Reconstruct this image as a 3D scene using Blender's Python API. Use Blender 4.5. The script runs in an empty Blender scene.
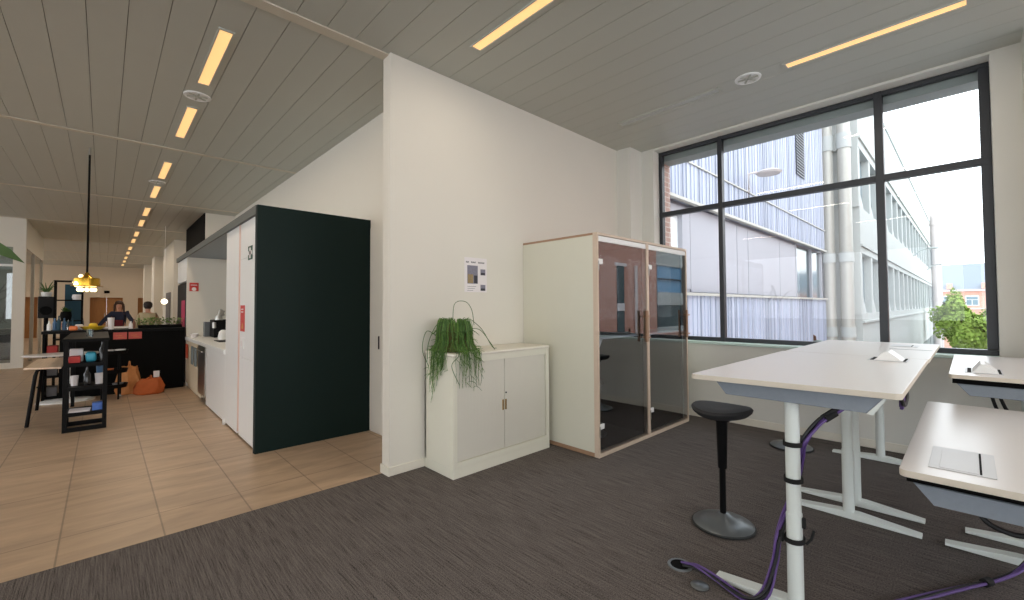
import bpy, bmesh, math, random
from mathutils import Vector, Matrix
random.seed(7)
SC = bpy.context.scene
COL = SC.collection
PI = math.pi

# ------------------------------------------------------------------ materials
def newmat(name):
    m = bpy.data.materials.new(name); m.use_nodes = True
    nt = m.node_tree
    b = nt.nodes.get('Principled BSDF')
    return m, nt, b
def srgb(c):
    return tuple((x/255/12.92 if x/255 <= .04045 else ((x/255+.055)/1.055)**2.4) for x in c)+(1,)
def N(nt, t, **kw):
    n = nt.nodes.new(t)
    for k, v in kw.items():
        if k in n.inputs: n.inputs[k].default_value = v
        else: setattr(n, k, v)
    return n
def coords(nt, scale=(1,1,1), loc=(0,0,0), rot=(0,0,0)):
    tc = nt.nodes.new('ShaderNodeTexCoord'); mp = nt.nodes.new('ShaderNodeMapping')
    mp.inputs['Scale'].default_value = scale; mp.inputs['Location'].default_value = loc; mp.inputs['Rotation'].default_value = rot
    nt.links.new(tc.outputs['Object'], mp.inputs['Vector']); return mp.outputs['Vector']
def mat(name, col, rough=.5, metal=0, var=.06, vscale=8, bump=0, bscale=200, spec=.5, emit=None, es=1, coat=0):
    """solid colour with a slight procedural mottling"""
    m, nt, b = newmat(name); c = srgb(col)
    v = coords(nt)
    n = N(nt, 'ShaderNodeTexNoise', Scale=vscale, Detail=4.0); nt.links.new(v, n.inputs['Vector'])
    r = N(nt, 'ShaderNodeMix', data_type='RGBA')
    r.inputs[6].default_value = tuple(x*(1-var) for x in c[:3])+(1,)
    r.inputs[7].default_value = tuple(min(1, x*(1+var)) for x in c[:3])+(1,)
    nt.links.new(n.outputs['Fac'], r.inputs[0]); nt.links.new(r.outputs[2], b.inputs['Base Color'])
    b.inputs['Roughness'].default_value = rough; b.inputs['Metallic'].default_value = metal
    b.inputs['Specular IOR Level'].default_value = spec
    b.inputs['Coat Weight'].default_value = coat
    if emit:
        b.inputs['Emission Color'].default_value = srgb(emit); b.inputs['Emission Strength'].default_value = es
    if bump:
        n2 = N(nt, 'ShaderNodeTexNoise', Scale=bscale, Detail=3.0); nt.links.new(v, n2.inputs['Vector'])
        bp = N(nt, 'ShaderNodeBump', Strength=bump, Distance=.002)
        nt.links.new(n2.outputs['Fac'], bp.inputs['Height']); nt.links.new(bp.outputs['Normal'], b.inputs['Normal'])
    return m
def glass(name, tint=(1,1,1), trans=.95, refl=.0, rough=0.0):
    m, nt, b = newmat(name); nt.nodes.remove(b)
    out = nt.nodes['Material Output']
    t = N(nt, 'ShaderNodeBsdfTransparent'); t.inputs['Color'].default_value = tuple(x*trans for x in tint)+(1,)
    g = N(nt, 'ShaderNodeBsdfGlossy'); g.inputs['Roughness'].default_value = rough; g.inputs['Color'].default_value = (1,1,1,1)
    f = N(nt, 'ShaderNodeFresnel', IOR=1.5)
    a = N(nt, 'ShaderNodeMath', operation='MULTIPLY_ADD', use_clamp=True); a.inputs[1].default_value = 1.5 if refl else .8; a.inputs[2].default_value = refl
    nt.links.new(f.outputs[0], a.inputs[0])
    mx = N(nt, 'ShaderNodeMixShader'); nt.links.new(a.outputs[0], mx.inputs[0])
    nt.links.new(t.outputs[0], mx.inputs[1]); nt.links.new(g.outputs[0], mx.inputs[2]); nt.links.new(mx.outputs[0], out.inputs[0])
    return m
def streak(name, c1, c2, scale, rough=.6, bump=0, metal=0, mid=.5, detail=6):
    m, nt, b = newmat(name)
    v = coords(nt, scale)
    n = N(nt, 'ShaderNodeTexNoise', Scale=1.0, Detail=float(detail), Roughness=.65); nt.links.new(v, n.inputs['Vector'])
    r = N(nt, 'ShaderNodeValToRGB'); e = r.color_ramp.elements
    e[0].position = mid-.2; e[0].color = srgb(c1); e[1].position = mid+.2; e[1].color = srgb(c2)
    nt.links.new(n.outputs['Fac'], r.inputs[0]); nt.links.new(r.outputs[0], b.inputs['Base Color'])
    b.inputs['Roughness'].default_value = rough; b.inputs['Metallic'].default_value = metal
    if bump:
        bp = N(nt, 'ShaderNodeBump', Strength=bump, Distance=.003)
        nt.links.new(n.outputs['Fac'], bp.inputs['Height']); nt.links.new(bp.outputs['Normal'], b.inputs['Normal'])
    return m

M = {}
M['wall'] = mat('wall_paint', (222,217,206), .75, var=.02, vscale=2, bump=.08)
M['wall_cool'] = mat('wall_paint_window_side', (218,216,208), .75, var=.02, vscale=2)
M['base'] = mat('baseboard_white', (226,220,206), .5, var=.02)
M['ceil'] = mat('ceiling_metal_plank', (190,191,182), .5, var=.02, vscale=3, spec=.35)
M['gap'] = mat('plank_gap', (96,93,88), .9)
M['trim'] = mat('ceiling_trim', (208,200,184), .6, var=.02)
M['white'] = mat('white_lacquer', (236,236,234), .35, var=.015)
M['offwhite'] = mat('offwhite_metal', (226,223,207), .4, var=.02)
M['tambour'] = mat('tambour_white', (216,212,200), .5, var=.02)
M['tabletop'] = mat('desk_laminate', (218,213,210), .3, var=.015, vscale=30, spec=.5)
M['edge'] = mat('desk_edge', (214,204,188), .5, var=.03)
M['whitemetal'] = mat('powder_coat_white', (222,228,224), .35, var=.015)
M['flapgrey'] = mat('light_grey_flap', (204,204,206), .4, var=.02)
M['felt'] = mat('blue_grey_tray', (136,144,153), .85, var=.08, vscale=60, bump=.3)
M['black'] = mat('black_plastic', (9,9,10), .55, var=.1, spec=.15)
M['blackmatte'] = mat('black_matte', (7,7,7), .8, var=.1, spec=.15)
M['seat'] = mat('black_seat_fabric', (34,34,36), .75, var=.15, vscale=90, bump=.3)
M['greymetal'] = mat('dark_grey_disc', (112,116,118), .33, metal=.55, var=.03)
M['rubber'] = mat('rubber_rim', (38,40,40), .7)
M['steel'] = mat('brushed_steel', (178,176,170), .28, metal=1, var=.04)
M['plywood'] = streak('plywood_edge', (146,112,86), (176,142,114), (4,4,160), .6)
M['plylight'] = mat('birch_frame', (206,186,166), .5, var=.05, vscale=20)
M['boothwhite'] = mat('booth_laminate', (214,212,196), .4, var=.015)
M['boothfelt'] = mat('booth_felt', (17,18,21), .95, var=.1, vscale=50)
M['boothglass'] = glass('booth_door_glass', (.86,.92,1.0), .82, refl=.14)
M['winglass'] = glass('window_glass', (.97,1,1), .97, refl=.0)
M['roomglass'] = glass('partition_glass', (.85,.92,.9), .8, refl=.05)
M['clearglass'] = glass('tumbler_glass', (.9,.95,.95), .8, refl=.08)
M['handle'] = mat('walnut_handle', (158,124,98), .5, var=.12, vscale=40)
M['green'] = mat('dark_green_panel', (10,30,27), .55, var=.03, vscale=2, spec=.2)
M['canopy'] = mat('dark_grey_canopy', (78,82,80), .5, var=.03)
M['canopyin'] = mat('blue_grey_soffit', (150,160,168), .6, var=.03)
M['copper'] = mat('pale_copper_groove', (226,200,190), .4, var=.03)
M['red'] = mat('red_sign', (198,60,56), .6, var=.03)
M['pink'] = mat('salmon_poster', (202,92,82), .6, var=.05)
M['paper'] = mat('white_paper', (232,226,226), .7, var=.02)
M['greensign'] = mat('green_sign', (22,72,52), .5)
M['ink'] = mat('printed_ink', (60,58,66), .8)
M['photo_grey'] = mat('printed_photo_grey', (128,126,140), .6, var=.3, vscale=60)
M['photo_tan'] = mat('printed_photo_tan', (150,130,96), .6, var=.3, vscale=60)
M['frame'] = mat('window_frame_anthracite', (44,47,52), .4, var=.05)
M['brass'] = mat('brass', (206,160,58), .22, metal=1, var=.04)
M['bulb'] = mat('glowing_bulb', (255,236,180), .3, emit=(255,232,170), es=3.5)
M['bulbw'] = mat('glowing_globe', (255,250,230), .3, emit=(255,236,200), es=4)
M['lampwarm'] = None
M['foliage'] = mat('foliage_green', (98,132,56), .6, var=.4, vscale=40)
M['foliage2'] = mat('foliage_dark', (62,98,38), .6, var=.4, vscale=40)
M['leafglossy'] = mat('leaf_glossy', (50,82,22), .35, var=.25, vscale=12)
M['soil'] = mat('coir_pot', (92,78,44), .9, var=.35, vscale=50, bump=.6, bscale=90)
M['wood'] = streak('oak_tabletop', (212,184,158), (228,204,180), (3,60,3), .45)
M['doorwood'] = streak('door_wood', (150,100,50), (172,120,66), (40,40,2), .5)
M['purple'] = mat('purple_cable', (92,66,128), .45, var=.1)
M['cableblk'] = mat('black_cable', (20,20,22), .5)
M['velcro'] = mat('black_strap', (16,16,16), .85)
M['skin'] = mat('skin', (200,148,122), .6, var=.04)
M['hairdark'] = mat('dark_hair', (34,22,18), .6, var=.3, vscale=60)
M['hairbrown'] = mat('brown_hair', (62,40,28), .6, var=.3, vscale=60)
M['navy'] = mat('navy_cloth', (28,34,56), .85, var=.15)
M['burgundy'] = mat('burgundy_cloth', (96,24,34), .85, var=.1)
M['greycloth'] = mat('grey_cloth', (116,112,112), .85, var=.15)
M['cream'] = mat('cream_cloth', (170,158,128), .85, var=.1)
M['jeans'] = mat('dark_trousers', (40,44,56), .85, var=.1)
M['eye'] = mat('eye_dark', (20,16,14), .3)
M['orange'] = mat('orange_paper_bag', (190,96,44), .75, var=.2, vscale=14, bump=.5, bscale=14)
M['peach'] = mat('tan_paper_bag', (208,142,84), .75, var=.2, vscale=14, bump=.5, bscale=14)
M['yellow'] = mat('yellow_plastic', (222,188,50), .4)
M['orangeplastic'] = mat('orange_plastic', (226,120,60), .4)
M['blue'] = mat('blue_carton', (70,110,190), .5, var=.3, vscale=30)
M['cyan'] = mat('cyan_pack', (60,170,200), .4)
M['darkglass'] = mat('dark_bottle', (20,16,14), .15)
M['brown'] = mat('brown_ceramic', (130,86,66), .5)
M['teal'] = mat('teal_panel', (24,66,84), .7)
M['bluebottle'] = mat('blue_bottle', (70,110,150), .3)
M['speaker'] = mat('speaker_black', (18,18,18), .8)
M['towelgrey'] = mat('grey_towel', (120,128,130), .95, bump=.5)
M['towelred'] = mat('red_towel', (180,76,50), .95, bump=.5)
M['beigefront'] = mat('beige_front', (222,206,178), .5, var=.02)
M['fridge'] = mat('black_glass_fridge', (10,18,19), .5, spec=.2)
M['magenta'] = mat('magenta_label', (190,50,90), .6)
M['frost'] = mat('frosted_mural', (168,176,174), .5, var=.05)
M['branch'] = mat('mural_line', (104,112,112), .8)
# exterior
M['concrete'] = mat('pale_concrete', (184,187,184), .8, var=.03, vscale=.6)
M['concrete2'] = mat('concrete_reveal', (172,180,178), .8, var=.03)
M['panelgrey'] = mat('grey_facade_panel', (166,166,174), .55, var=.03, vscale=1)
M['duct'] = mat('galvanised_duct', (186,184,176), .5, metal=.25, var=.05)
M['pole'] = mat('pale_pipe', (196,188,186), .6)
M['slate'] = mat('slate_roof', (128,136,146), .7, var=.06, vscale=1)
M['extglass'] = mat('exterior_window_glass', (120,140,150), .12, var=.25, vscale=1.2)
M['extblind'] = mat('window_with_white_blind', (230,232,232), .5)
M['extdark'] = mat('exterior_dark_glass', (70,88,92), .12, var=.2, vscale=2)
M['extblue'] = mat('blue_sky_glass', (120,168,206), .2, var=.15, vscale=.8)
M['asphalt'] = mat('courtyard_ground', (170,170,166), .9, var=.1)
M['bark'] = mat('tree_bark', (84,70,54), .9, var=.2)
M['treeleaf'] = mat('tree_leaves', (150,176,78), .8, var=.3, vscale=1.5)
M['blackbox'] = mat('black_ceiling_box', (8,8,8), .9, var=.1, spec=.1)

def clad_mat():
    m, nt, b = newmat('ribbed_cladding')
    v = coords(nt, (1, 1, 1))
    sx = N(nt, 'ShaderNodeSeparateXYZ'); nt.links.new(v, sx.inputs[0])
    # random tone per lamella along y
    mu = N(nt, 'ShaderNodeMath', operation='MULTIPLY'); mu.inputs[1].default_value = 6.0
    nt.links.new(sx.outputs[1], mu.inputs[0])
    fl = N(nt, 'ShaderNodeMath', operation='FLOOR'); nt.links.new(mu.outputs[0], fl.inputs[0])
    wn = N(nt, 'ShaderNodeTexWhiteNoise', noise_dimensions='1D'); nt.links.new(fl.outputs[0], wn.inputs['W'])
    r = N(nt, 'ShaderNodeValToRGB'); e = r.color_ramp.elements
    e[0].color = srgb((152,158,174)); e[1].color = srgb((178,184,202)); e[0].position = .1; e[1].position = .7
    nt.links.new(wn.outputs['Value'], r.inputs[0]); nt.links.new(r.outputs[0], b.inputs['Base Color'])
    b.inputs['Roughness'].default_value = .5; b.inputs['Metallic'].default_value = .15
    return m
M['clad'] = clad_mat()
def brick_mat(name, c1, c2, mortar, plane='YZ', scale=1.0):
    m, nt, b = newmat(name)
    rot = {'YZ': (0, 0, 0), 'XZ': (0, 0, 0)}[plane]
    tc = N(nt, 'ShaderNodeTexCoord'); sp = N(nt, 'ShaderNodeSeparateXYZ'); cb = N(nt, 'ShaderNodeCombineXYZ')
    nt.links.new(tc.outputs['Object'], sp.inputs[0])
    nt.links.new(sp.outputs[1 if plane == 'YZ' else 0], cb.inputs[0]); nt.links.new(sp.outputs[2], cb.inputs[1])
    t = N(nt, 'ShaderNodeTexBrick', Scale=scale)
    t.inputs['Color1'].default_value = srgb(c1); t.inputs['Color2'].default_value = srgb(c2); t.inputs['Mortar'].default_value = srgb(mortar)
    t.inputs['Brick Width'].default_value = .22; t.inputs['Row Height'].default_value = .075; t.inputs['Mortar Size'].default_value = .008
    nt.links.new(cb.outputs[0], t.inputs['Vector']); nt.links.new(t.outputs[0], b.inputs['Base Color'])
    b.inputs['Roughness'].default_value = .85
    return m
M['brick'] = brick_mat('red_brick', (180,122,104), (200,142,122), (206,180,166))
M['brickfar'] = brick_mat('far_red_brick', (200,140,122), (214,158,140), (214,186,174), 'XZ')
M['brickpale'] = brick_mat('pale_brick_reveal', (196,160,148), (214,184,172), (226,216,210))

def carpet_mat():
    m, nt, b = newmat('striped_carpet')
    v = coords(nt, (3.2, 115, 1)); n = N(nt, 'ShaderNodeTexNoise', Scale=1.0, Detail=7.0, Roughness=.78); nt.links.new(v, n.inputs['Vector'])
    v2 = coords(nt, (130, 240, 160)); n2 = N(nt, 'ShaderNodeTexNoise', Scale=1.0, Detail=2.0); nt.links.new(v2, n2.inputs['Vector'])
    mx = N(nt, 'ShaderNodeMath', operation='MULTIPLY_ADD'); mx.inputs[1].default_value = .8; nt.links.new(n2.outputs['Fac'], mx.inputs[0]); nt.links.new(n.outputs['Fac'], mx.inputs[2])
    r = N(nt, 'ShaderNodeValToRGB'); e = r.color_ramp.elements
    e[0].position = .68; e[0].color = srgb((28,25,25)); e[1].position = 1.12; e[1].color = srgb((116,108,104))
    nt.links.new(mx.outputs[0], r.inputs[0]); nt.links.new(r.outputs[0], b.inputs['Base Color'])
    b.inputs['Roughness'].default_value = .95; b.inputs['Specular IOR Level'].default_value = .15
    bp = N(nt, 'ShaderNodeBump', Strength=.6, Distance=.004); nt.links.new(mx.outputs[0], bp.inputs['Height']); nt.links.new(bp.outputs[0], b.inputs['Normal'])
    return m
M['carpet'] = carpet_mat()
def tile_mat():
    m, nt, b = newmat('stone_tile')
    tc = N(nt, 'ShaderNodeTexCoord'); mp = N(nt, 'ShaderNodeMapping'); mp.inputs['Location'].default_value = (.06, -.31, 0)
    nt.links.new(tc.outputs['Object'], mp.inputs['Vector'])
    t = N(nt, 'ShaderNodeTexBrick', Scale=1.0, offset=0.0); t.inputs['Brick Width'].default_value = .98; t.inputs['Row Height'].default_value = .487
    t.inputs['Mortar Size'].default_value = .0055; t.inputs['Mortar Smooth'].default_value = .3; t.inputs['Bias'].default_value = -.2
    t.inputs['Color1'].default_value = srgb((190,164,138)); t.inputs['Color2'].default_value = srgb((182,156,130)); t.inputs['Mortar'].default_value = srgb((146,126,106))
    nt.links.new(mp.outputs[0], t.inputs['Vector'])
    v = coords(nt, (7, 1.6, 1)); n = N(nt, 'ShaderNodeTexNoise', Scale=1.0, Detail=6.0, Roughness=.6, Distortion=.6); nt.links.new(v, n.inputs['Vector'])
    r = N(nt, 'ShaderNodeValToRGB'); e = r.color_ramp.elements
    e[0].position = .3; e[0].color = (.70,.69,.68,1); e[1].position = .72; e[1].color = (1.08,1.06,1.04,1)
    nt.links.new(n.outputs['Fac'], r.inputs[0])
    mx = N(nt, 'ShaderNodeMix', data_type='RGBA', blend_type='MULTIPLY'); mx.inputs[0].default_value = 1
    nt.links.new(t.outputs[0], mx.inputs[6]); nt.links.new(r.outputs[0], mx.inputs[7]); nt.links.new(mx.outputs[2], b.inputs['Base Color'])
    b.inputs['Roughness'].default_value = .42
    bp = N(nt, 'ShaderNodeBump', Strength=.15, Distance=.004); nt.links.new(n.outputs['Fac'], bp.inputs['Height']); nt.links.new(bp.outputs[0], b.inputs['Normal'])
    return m
M['tile'] = tile_mat()
def emat(name, col, s):
    m, nt, b = newmat(name)
    v = coords(nt, (55, 55, 1)); w = N(nt, 'ShaderNodeTexWave', Scale=1.0); nt.links.new(v, w.inputs['Vector'])
    r = N(nt, 'ShaderNodeMath', operation='MULTIPLY_ADD'); r.inputs[1].default_value = s*.6; r.inputs[2].default_value = s*.5
    nt.links.new(w.outputs['Fac'], r.inputs[0])
    b.inputs['Base Color'].default_value = srgb(col); b.inputs['Emission Color'].default_value = srgb(col); nt.links.new(r.outputs[0], b.inputs['Emission Strength'])
    return m
M['lampwarm'] = emat('warm_lamp_louvre', (255,206,138), 1.15)
M['lampoff'] = mat('unlit_louvre', (190,192,188), .4, var=.3, vscale=120)

# ------------------------------------------------------------------ mesh builder
OFF = {}
class MB:
    def __init__(s): s.bm = bmesh.new(); s.m = 0; s.wn = False
    def _tag(s, faces):
        for f in faces: f.material_index = s.m
    def box(s, x0, x1, y0, y1, z0, z1, bev=0, seg=2, rot=None, piv=None):
        vs = [s.bm.verts.new((x, y, z)) for x in (x0, x1) for y in (y0, y1) for z in (z0, z1)]
        q = [(0,1,3,2),(4,6,7,5),(0,4,5,1),(2,3,7,6),(0,2,6,4),(1,5,7,3)]
        fs = [s.bm.faces.new([vs[i] for i in f]) for f in q]; s._tag(fs)
        if bev:
            s.wn = True
            es = list({e for f in fs for e in f.edges})
            r = bmesh.ops.bevel(s.bm, geom=es, offset=bev, segments=seg, affect='EDGES', profile=.5)
            s._tag(r['faces']); vs = list({v for f in r['faces'] for v in f.verts} | {v for v in vs if v.is_valid})
        if rot is not None:
            bmesh.ops.rotate(s.bm, verts=vs, cent=piv or ((x0+x1)/2,(y0+y1)/2,(z0+z1)/2), matrix=rot)
        return vs
    def prism(s, pts, a, b, axis='z', bev=0):
        """pts polygon in the other two axes (order xyz without axis), extruded from a to b"""
        def P(p, t):
            return {'x': (t, p[0], p[1]), 'y': (p[0], t, p[1]), 'z': (p[0], p[1], t)}[axis]
        A = [s.bm.verts.new(P(p, a)) for p in pts]; B = [s.bm.verts.new(P(p, b)) for p in pts]
        n = len(pts); fs = [s.bm.faces.new(A[::-1]), s.bm.faces.new(B)]
        for i in range(n): fs.append(s.bm.faces.new([A[i], A[(i+1) % n], B[(i+1) % n], B[i]]))
        bmesh.ops.recalc_face_normals(s.bm, faces=fs); s._tag(fs)
        if bev:
            s.wn = True
            es = list({e for f in fs[:2] for e in f.edges})
            r = bmesh.ops.bevel(s.bm, geom=es, offset=bev, segments=2, affect='EDGES', profile=.5); s._tag(r['faces'])
        return A+B
    def lathe(s, prof, c=(0,0,0), n=24, ax=None, sx=1, sy=1):
        """prof list of (r,z); closed at the ends when r==0"""
        rings = []
        R = None
        if ax is not None: R = Vector((0,0,1)).rotation_difference(Vector(ax).normalized()).to_matrix()
        def T(v):
            v = Vector(v)
            if R is not None: v = R @ v
            return v+Vector(c)
        fs = []
        for r, z in prof:
            if r <= 1e-6: rings.append([s.bm.verts.new(T((0,0,z)))])
            else: rings.append([s.bm.verts.new(T((r*sx*math.cos(2*PI*i/n), r*sy*math.sin(2*PI*i/n), z))) for i in range(n)])
        for a, b in zip(rings, rings[1:]):
            for i in range(n):
                j = (i+1) % n
                if len(a) == 1 and len(b) == 1: continue
                if len(a) == 1: fs.append(s.bm.faces.new([a[0], b[i], b[j]]))
                elif len(b) == 1: fs.append(s.bm.faces.new([a[i], a[j], b[0]]))
                else: fs.append(s.bm.faces.new([a[i], a[j], b[j], b[i]]))
        for rg, rev in ((rings[0], True), (rings[-1], False)):
            if len(rg) > 1: fs.append(s.bm.faces.new(rg[::-1] if rev else rg))
        bmesh.ops.recalc_face_normals(s.bm, faces=fs); s._tag(fs)
        return [v for g in rings for v in g]
    def cyl(s, p0, p1, r0, r1=None, n=16):
        p0, p1 = Vector(p0), Vector(p1); d = p1-p0
        return s.lathe([(r0, 0), (r0 if r1 is None else r1, d.length)], p0, n, d)
    def tube(s, pts, r, n=6, taper=None):
        pts = [Vector(p) for p in pts]; rings = []; fs = []
        up = Vector((0,0,1))
        for i, p in enumerate(pts):
            t = (pts[min(i+1, len(pts)-1)]-pts[max(i-1, 0)]).normalized()
            u = t.cross(up)
            if u.length < .05: u = t.cross(Vector((1,0,0)))
            u.normalize(); w = t.cross(u)
            rr = r if taper is None else r*(1+(taper-1)*i/(len(pts)-1))
            rings.append([s.bm.verts.new(p+(u*math.cos(2*PI*k/n)+w*math.sin(2*PI*k/n))*rr) for k in range(n)])
        for a, b in zip(rings, rings[1:]):
            for k in range(n): fs.append(s.bm.faces.new([a[k], a[(k+1) % n], b[(k+1) % n], b[k]]))
        fs.append(s.bm.faces.new(rings[0][::-1])); fs.append(s.bm.faces.new(rings[-1])); s._tag(fs)
        bmesh.ops.recalc_face_normals(s.bm, faces=fs)
    def quad(s, *p):
        f = s.bm.faces.new([s.bm.verts.new(v) for v in p]); s._tag([f])
    def build(s, name, mats, parent=None, loc=None, smooth=True, **pr):
        if not isinstance(mats, (list, tuple)): mats = [mats]
        off = OFF[parent.name] if parent else Vector(loc or (0,0,0))
        bmesh.ops.translate(s.bm, verts=s.bm.verts, vec=-off)
        me = bpy.data.meshes.new(name); s.bm.to_mesh(me); s.bm.free()
        for m in mats: me.materials.append(M[m] if isinstance(m, str) else m)
        if smooth:
            me.shade_smooth(); me.set_sharp_from_angle(angle=math.radians(38))
        o = bpy.data.objects.new(name, me); COL.objects.link(o)
        if parent: o.parent = parent
        else: o.location = off
        OFF[o.name] = off
        if s.wn:
            wn_ = o.modifiers.new('weighted', 'WEIGHTED_NORMAL'); wn_.keep_sharp = True; wn_.weight = 90
        for k, v in pr.items(): o[k] = v
        return o
def thing(name, label, cat, loc, group=None):
    o = bpy.data.objects.new(name, None); COL.objects.link(o); o.empty_display_size = .1
    o.location = loc; OFF[o.name] = Vector(loc); o['label'] = label; o['category'] = cat
    if group: o['group'] = group
    return o
def copy_tree(o, parent=None):
    c = o.copy(); COL.objects.link(c)
    if parent: c.parent = parent
    for ch in list(o.children): copy_tree(ch, c)
    return c
def put(src, dx, dy, label, dz=0, group=None):
    c = copy_tree(src); c.location = src.location+Vector((dx, dy, dz)); c['label'] = label
    if group: c['group'] = group
    return c
def box1(x0, x1, y0, y1, z0, z1, **k):
    b = MB(); b.box(x0, x1, y0, y1, z0, z1, **k); return b
def bez(p0, p1, p2, p3, n=16):
    P = [Vector(p) for p in (p0, p1, p2, p3)]
    return [(1-t)**3*P[0]+3*t*(1-t)**2*P[1]+3*t*t*(1-t)*P[2]+t**3*P[3] for t in [i/(n-1) for i in range(n)]]
def spline(pts, n=8):
    P = [Vector(p) for p in pts]; P = [P[0]*2-P[1]]+P+[P[-1]*2-P[-2]]; out = []
    for i in range(1, len(P)-2):
        for k in range(n):
            t = k/n; a, b, c, d = P[i-1:i+3]
            out.append(.5*((2*b)+(-a+c)*t+(2*a-5*b+4*c-d)*t*t+(-a+3*b-3*c+d)*t**3))
    out.append(P[-2]); return out
def struct(b, name, mats, parent=None, **k):
    o = b.build(name, mats, parent, **k)
    if parent is None: o['kind'] = 'structure'
    return o

CZ = 3.70; XP = -3.455; XL = -3.585; YW = 5.69
# ------------------------------------------------------------------ room shell
b = MB(); b.box(-3.56, 5.2, -9.2, 5.95, -.25, 0); struct(b, 'floor', 'carpet')
b = MB(); b.box(-33, -3.56, -9.2, 5.95, -.25, 0); struct(b, 'floor', 'tile')
# ceiling : planks along x with shadow gaps, cross trims
b = MB(); b.box(-33, 5.2, -9.2, 5.95, CZ+.012, CZ+.2); b.m = 1
edges_y = [1.963+.2325*k for k in range(-48, 20)]
bays = [-33]+[v for v in (-28.5,-24.3,-20.15,-16.0,-11.82,-7.68,-3.54)]+[5.2]
bm = b
for x0, x1 in zip(bays, bays[1:]):
    for ya, yb in zip(edges_y, edges_y[1:]):
        if yb < -9.2 or ya > 5.9: continue
        b.box(x0+.012, x1-.012, max(ya, -9.2)+.0022, min(yb, 5.95)-.0022, CZ, CZ+.013)
b.m = 2
for x in (-28.5,-24.3,-20.15,-16.0,-11.82,-7.68):
    b.box(x-.035, x+.035, -9.2, 2.3 if x > -12 else 1.7, CZ-.008, CZ+.013)
b.box(-3.59, -3.485, -9.2, 1.806, CZ-.012, CZ+.013)
struct(b, 'ceiling', ['gap', 'ceil', 'trim', 'wall_cool'], smooth=False)
# partition
b = MB(); b.box(XL, XP, 1.806, 5.95, 0, CZ); struct(b, 'wall_partition', 'wall')
b = MB(); b.box(XL-.012, XP+.013, 1.794, 1.806, 0, .075); b.box(XP, XP+.013, 1.806, 5.36, 0, .075, bev=.003, seg=1); struct(b, 'baseboard_partition', 'base')
# window wall with columns, sill and window opening
WX0, WX1, WZ0, WZ1, WY = -3.06, .178, .985, 3.675, 5.88
b = MB()
b.box(-3.455, -3.24, 5.37, 5.95, 0, CZ)                     # column left
b.box(-3.24, WX0, YW, 5.95, 0, CZ)
b.box(WX0, WX1, YW, 5.95, 0, WZ0-.03)
b.box(WX0, WX1, YW, 5.95, WZ1, CZ)
b.box(WX1, .36, YW, 5.95, 0, CZ)
b.box(.36, .60, 5.37, 5.95, 0, CZ)                         # column right
b.box(.60, 1.0, YW, 5.95, 0, CZ); b.box(1.0, 4.4, YW, 5.95, 0, WZ0-.03); b.box(1.0, 4.4, YW, 5.95, WZ1, CZ); b.box(4.4, 5.2, YW, 5.95, 0, CZ)
struct(b, 'wall_window_side', 'wall_cool')
M['sill'] = mat('pale_green_sill', (206,226,218), .35, var=.02)
b = MB(); b.box(WX0, WX1, YW-.02, WY-.02, WZ0-.03, WZ0, bev=.004); b.box(1.0, 4.4, YW-.02, WY-.02, WZ0-.03, WZ0, bev=.004); struct(b, 'trim_sill', 'sill')
b = MB(); b.box(-3.24, .36, YW-.013, YW, 0, .085, bev=.003, seg=1); b.box(-3.24, -3.227, 5.37, YW, 0, .085); b.box(-3.45, -3.227, 5.357, 5.37, 0, .085)
b.box(.347, .36, 5.37, YW, 0, .085); b.box(.347, .6, 5.357, 5.37, 0, .085); struct(b, 'baseboard_window_side', 'base')
# other walls of the room (outside the view, shaping the light)
b = MB()
b.box(5.0, 5.2, -9.2, 5.95, 0, .9); b.box(5.0, 5.2, -9.2, 5.95, 3.5, CZ)
for y0, y1 in ((-9.2,-8.6), (-4.4,-4.0), (.4,.8), (5.2,5.95)): b.box(5.0, 5.2, y0, y1, .9, 3.5)
struct(b, 'wall_right', 'wall')
b = MB(); b.box(-33, 5.2, -9.4, -9.2, 0, .9); b.box(-33, 5.2, -9.4, -9.2, 3.5, CZ)
for k in range(9): b.box(-33+k*4.7, -32.6+k*4.7, -9.4, -9.2, .9, 3.5)
struct(b, 'wall_rear', 'wall')
# corridor back wall, far wall
b = MB(); b.box(-33, XL, 2.31, 2.5, 0, CZ); struct(b, 'wall_corridor', 'wall')
M['wallfar'] = mat('far_wall_paint', (214,198,176), .8, var=.03)
b = MB(); b.box(-32.4, -32, -9.2, -.52, 0, CZ); b.box(-32.4, -32, .78, 1.4, 0, CZ); b.box(-32.4, -32, 2.25, 2.31, 0, CZ); b.box(-32.4, -32, -.52, .78, 2.05, CZ); b.box(-32.4, -32, 1.4, 2.25, 2.05, CZ)
struct(b, 'wall_far', 'wallfar')
# doors in far wall
b = MB(); b.box(-32.3, -32.25, -.52, .1285, 0, 2.05); b.box(-32.3, -32.25, .1315, .78, 0, 2.05); d = struct(b, 'door_1', 'doorwood')
b = MB(); b.box(-32.25, -32.21, .04, .07, .9, 1.2); b.build('door_handle', 'steel', d)
b = MB(); b.box(-32.3, -32.25, 1.4, 2.25, 0, 2.05); d = struct(b, 'door_2', 'doorwood')
b = MB(); b.box(-32.25, -32.21, 1.46, 1.49, .9, 1.2); b.build('door_handle', 'steel', d)
# sliding door beside the green box
b = MB(); b.box(-4.889, -4.565, 2.300, 2.309, .012, 2.39, bev=.004); d = struct(b, 'door_3', 'wall')
b = MB(); b.box(-4.668, -4.64, 2.296, 2.3005, .97, 1.12); b.build('door_handle', 'blackmatte', d)
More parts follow.
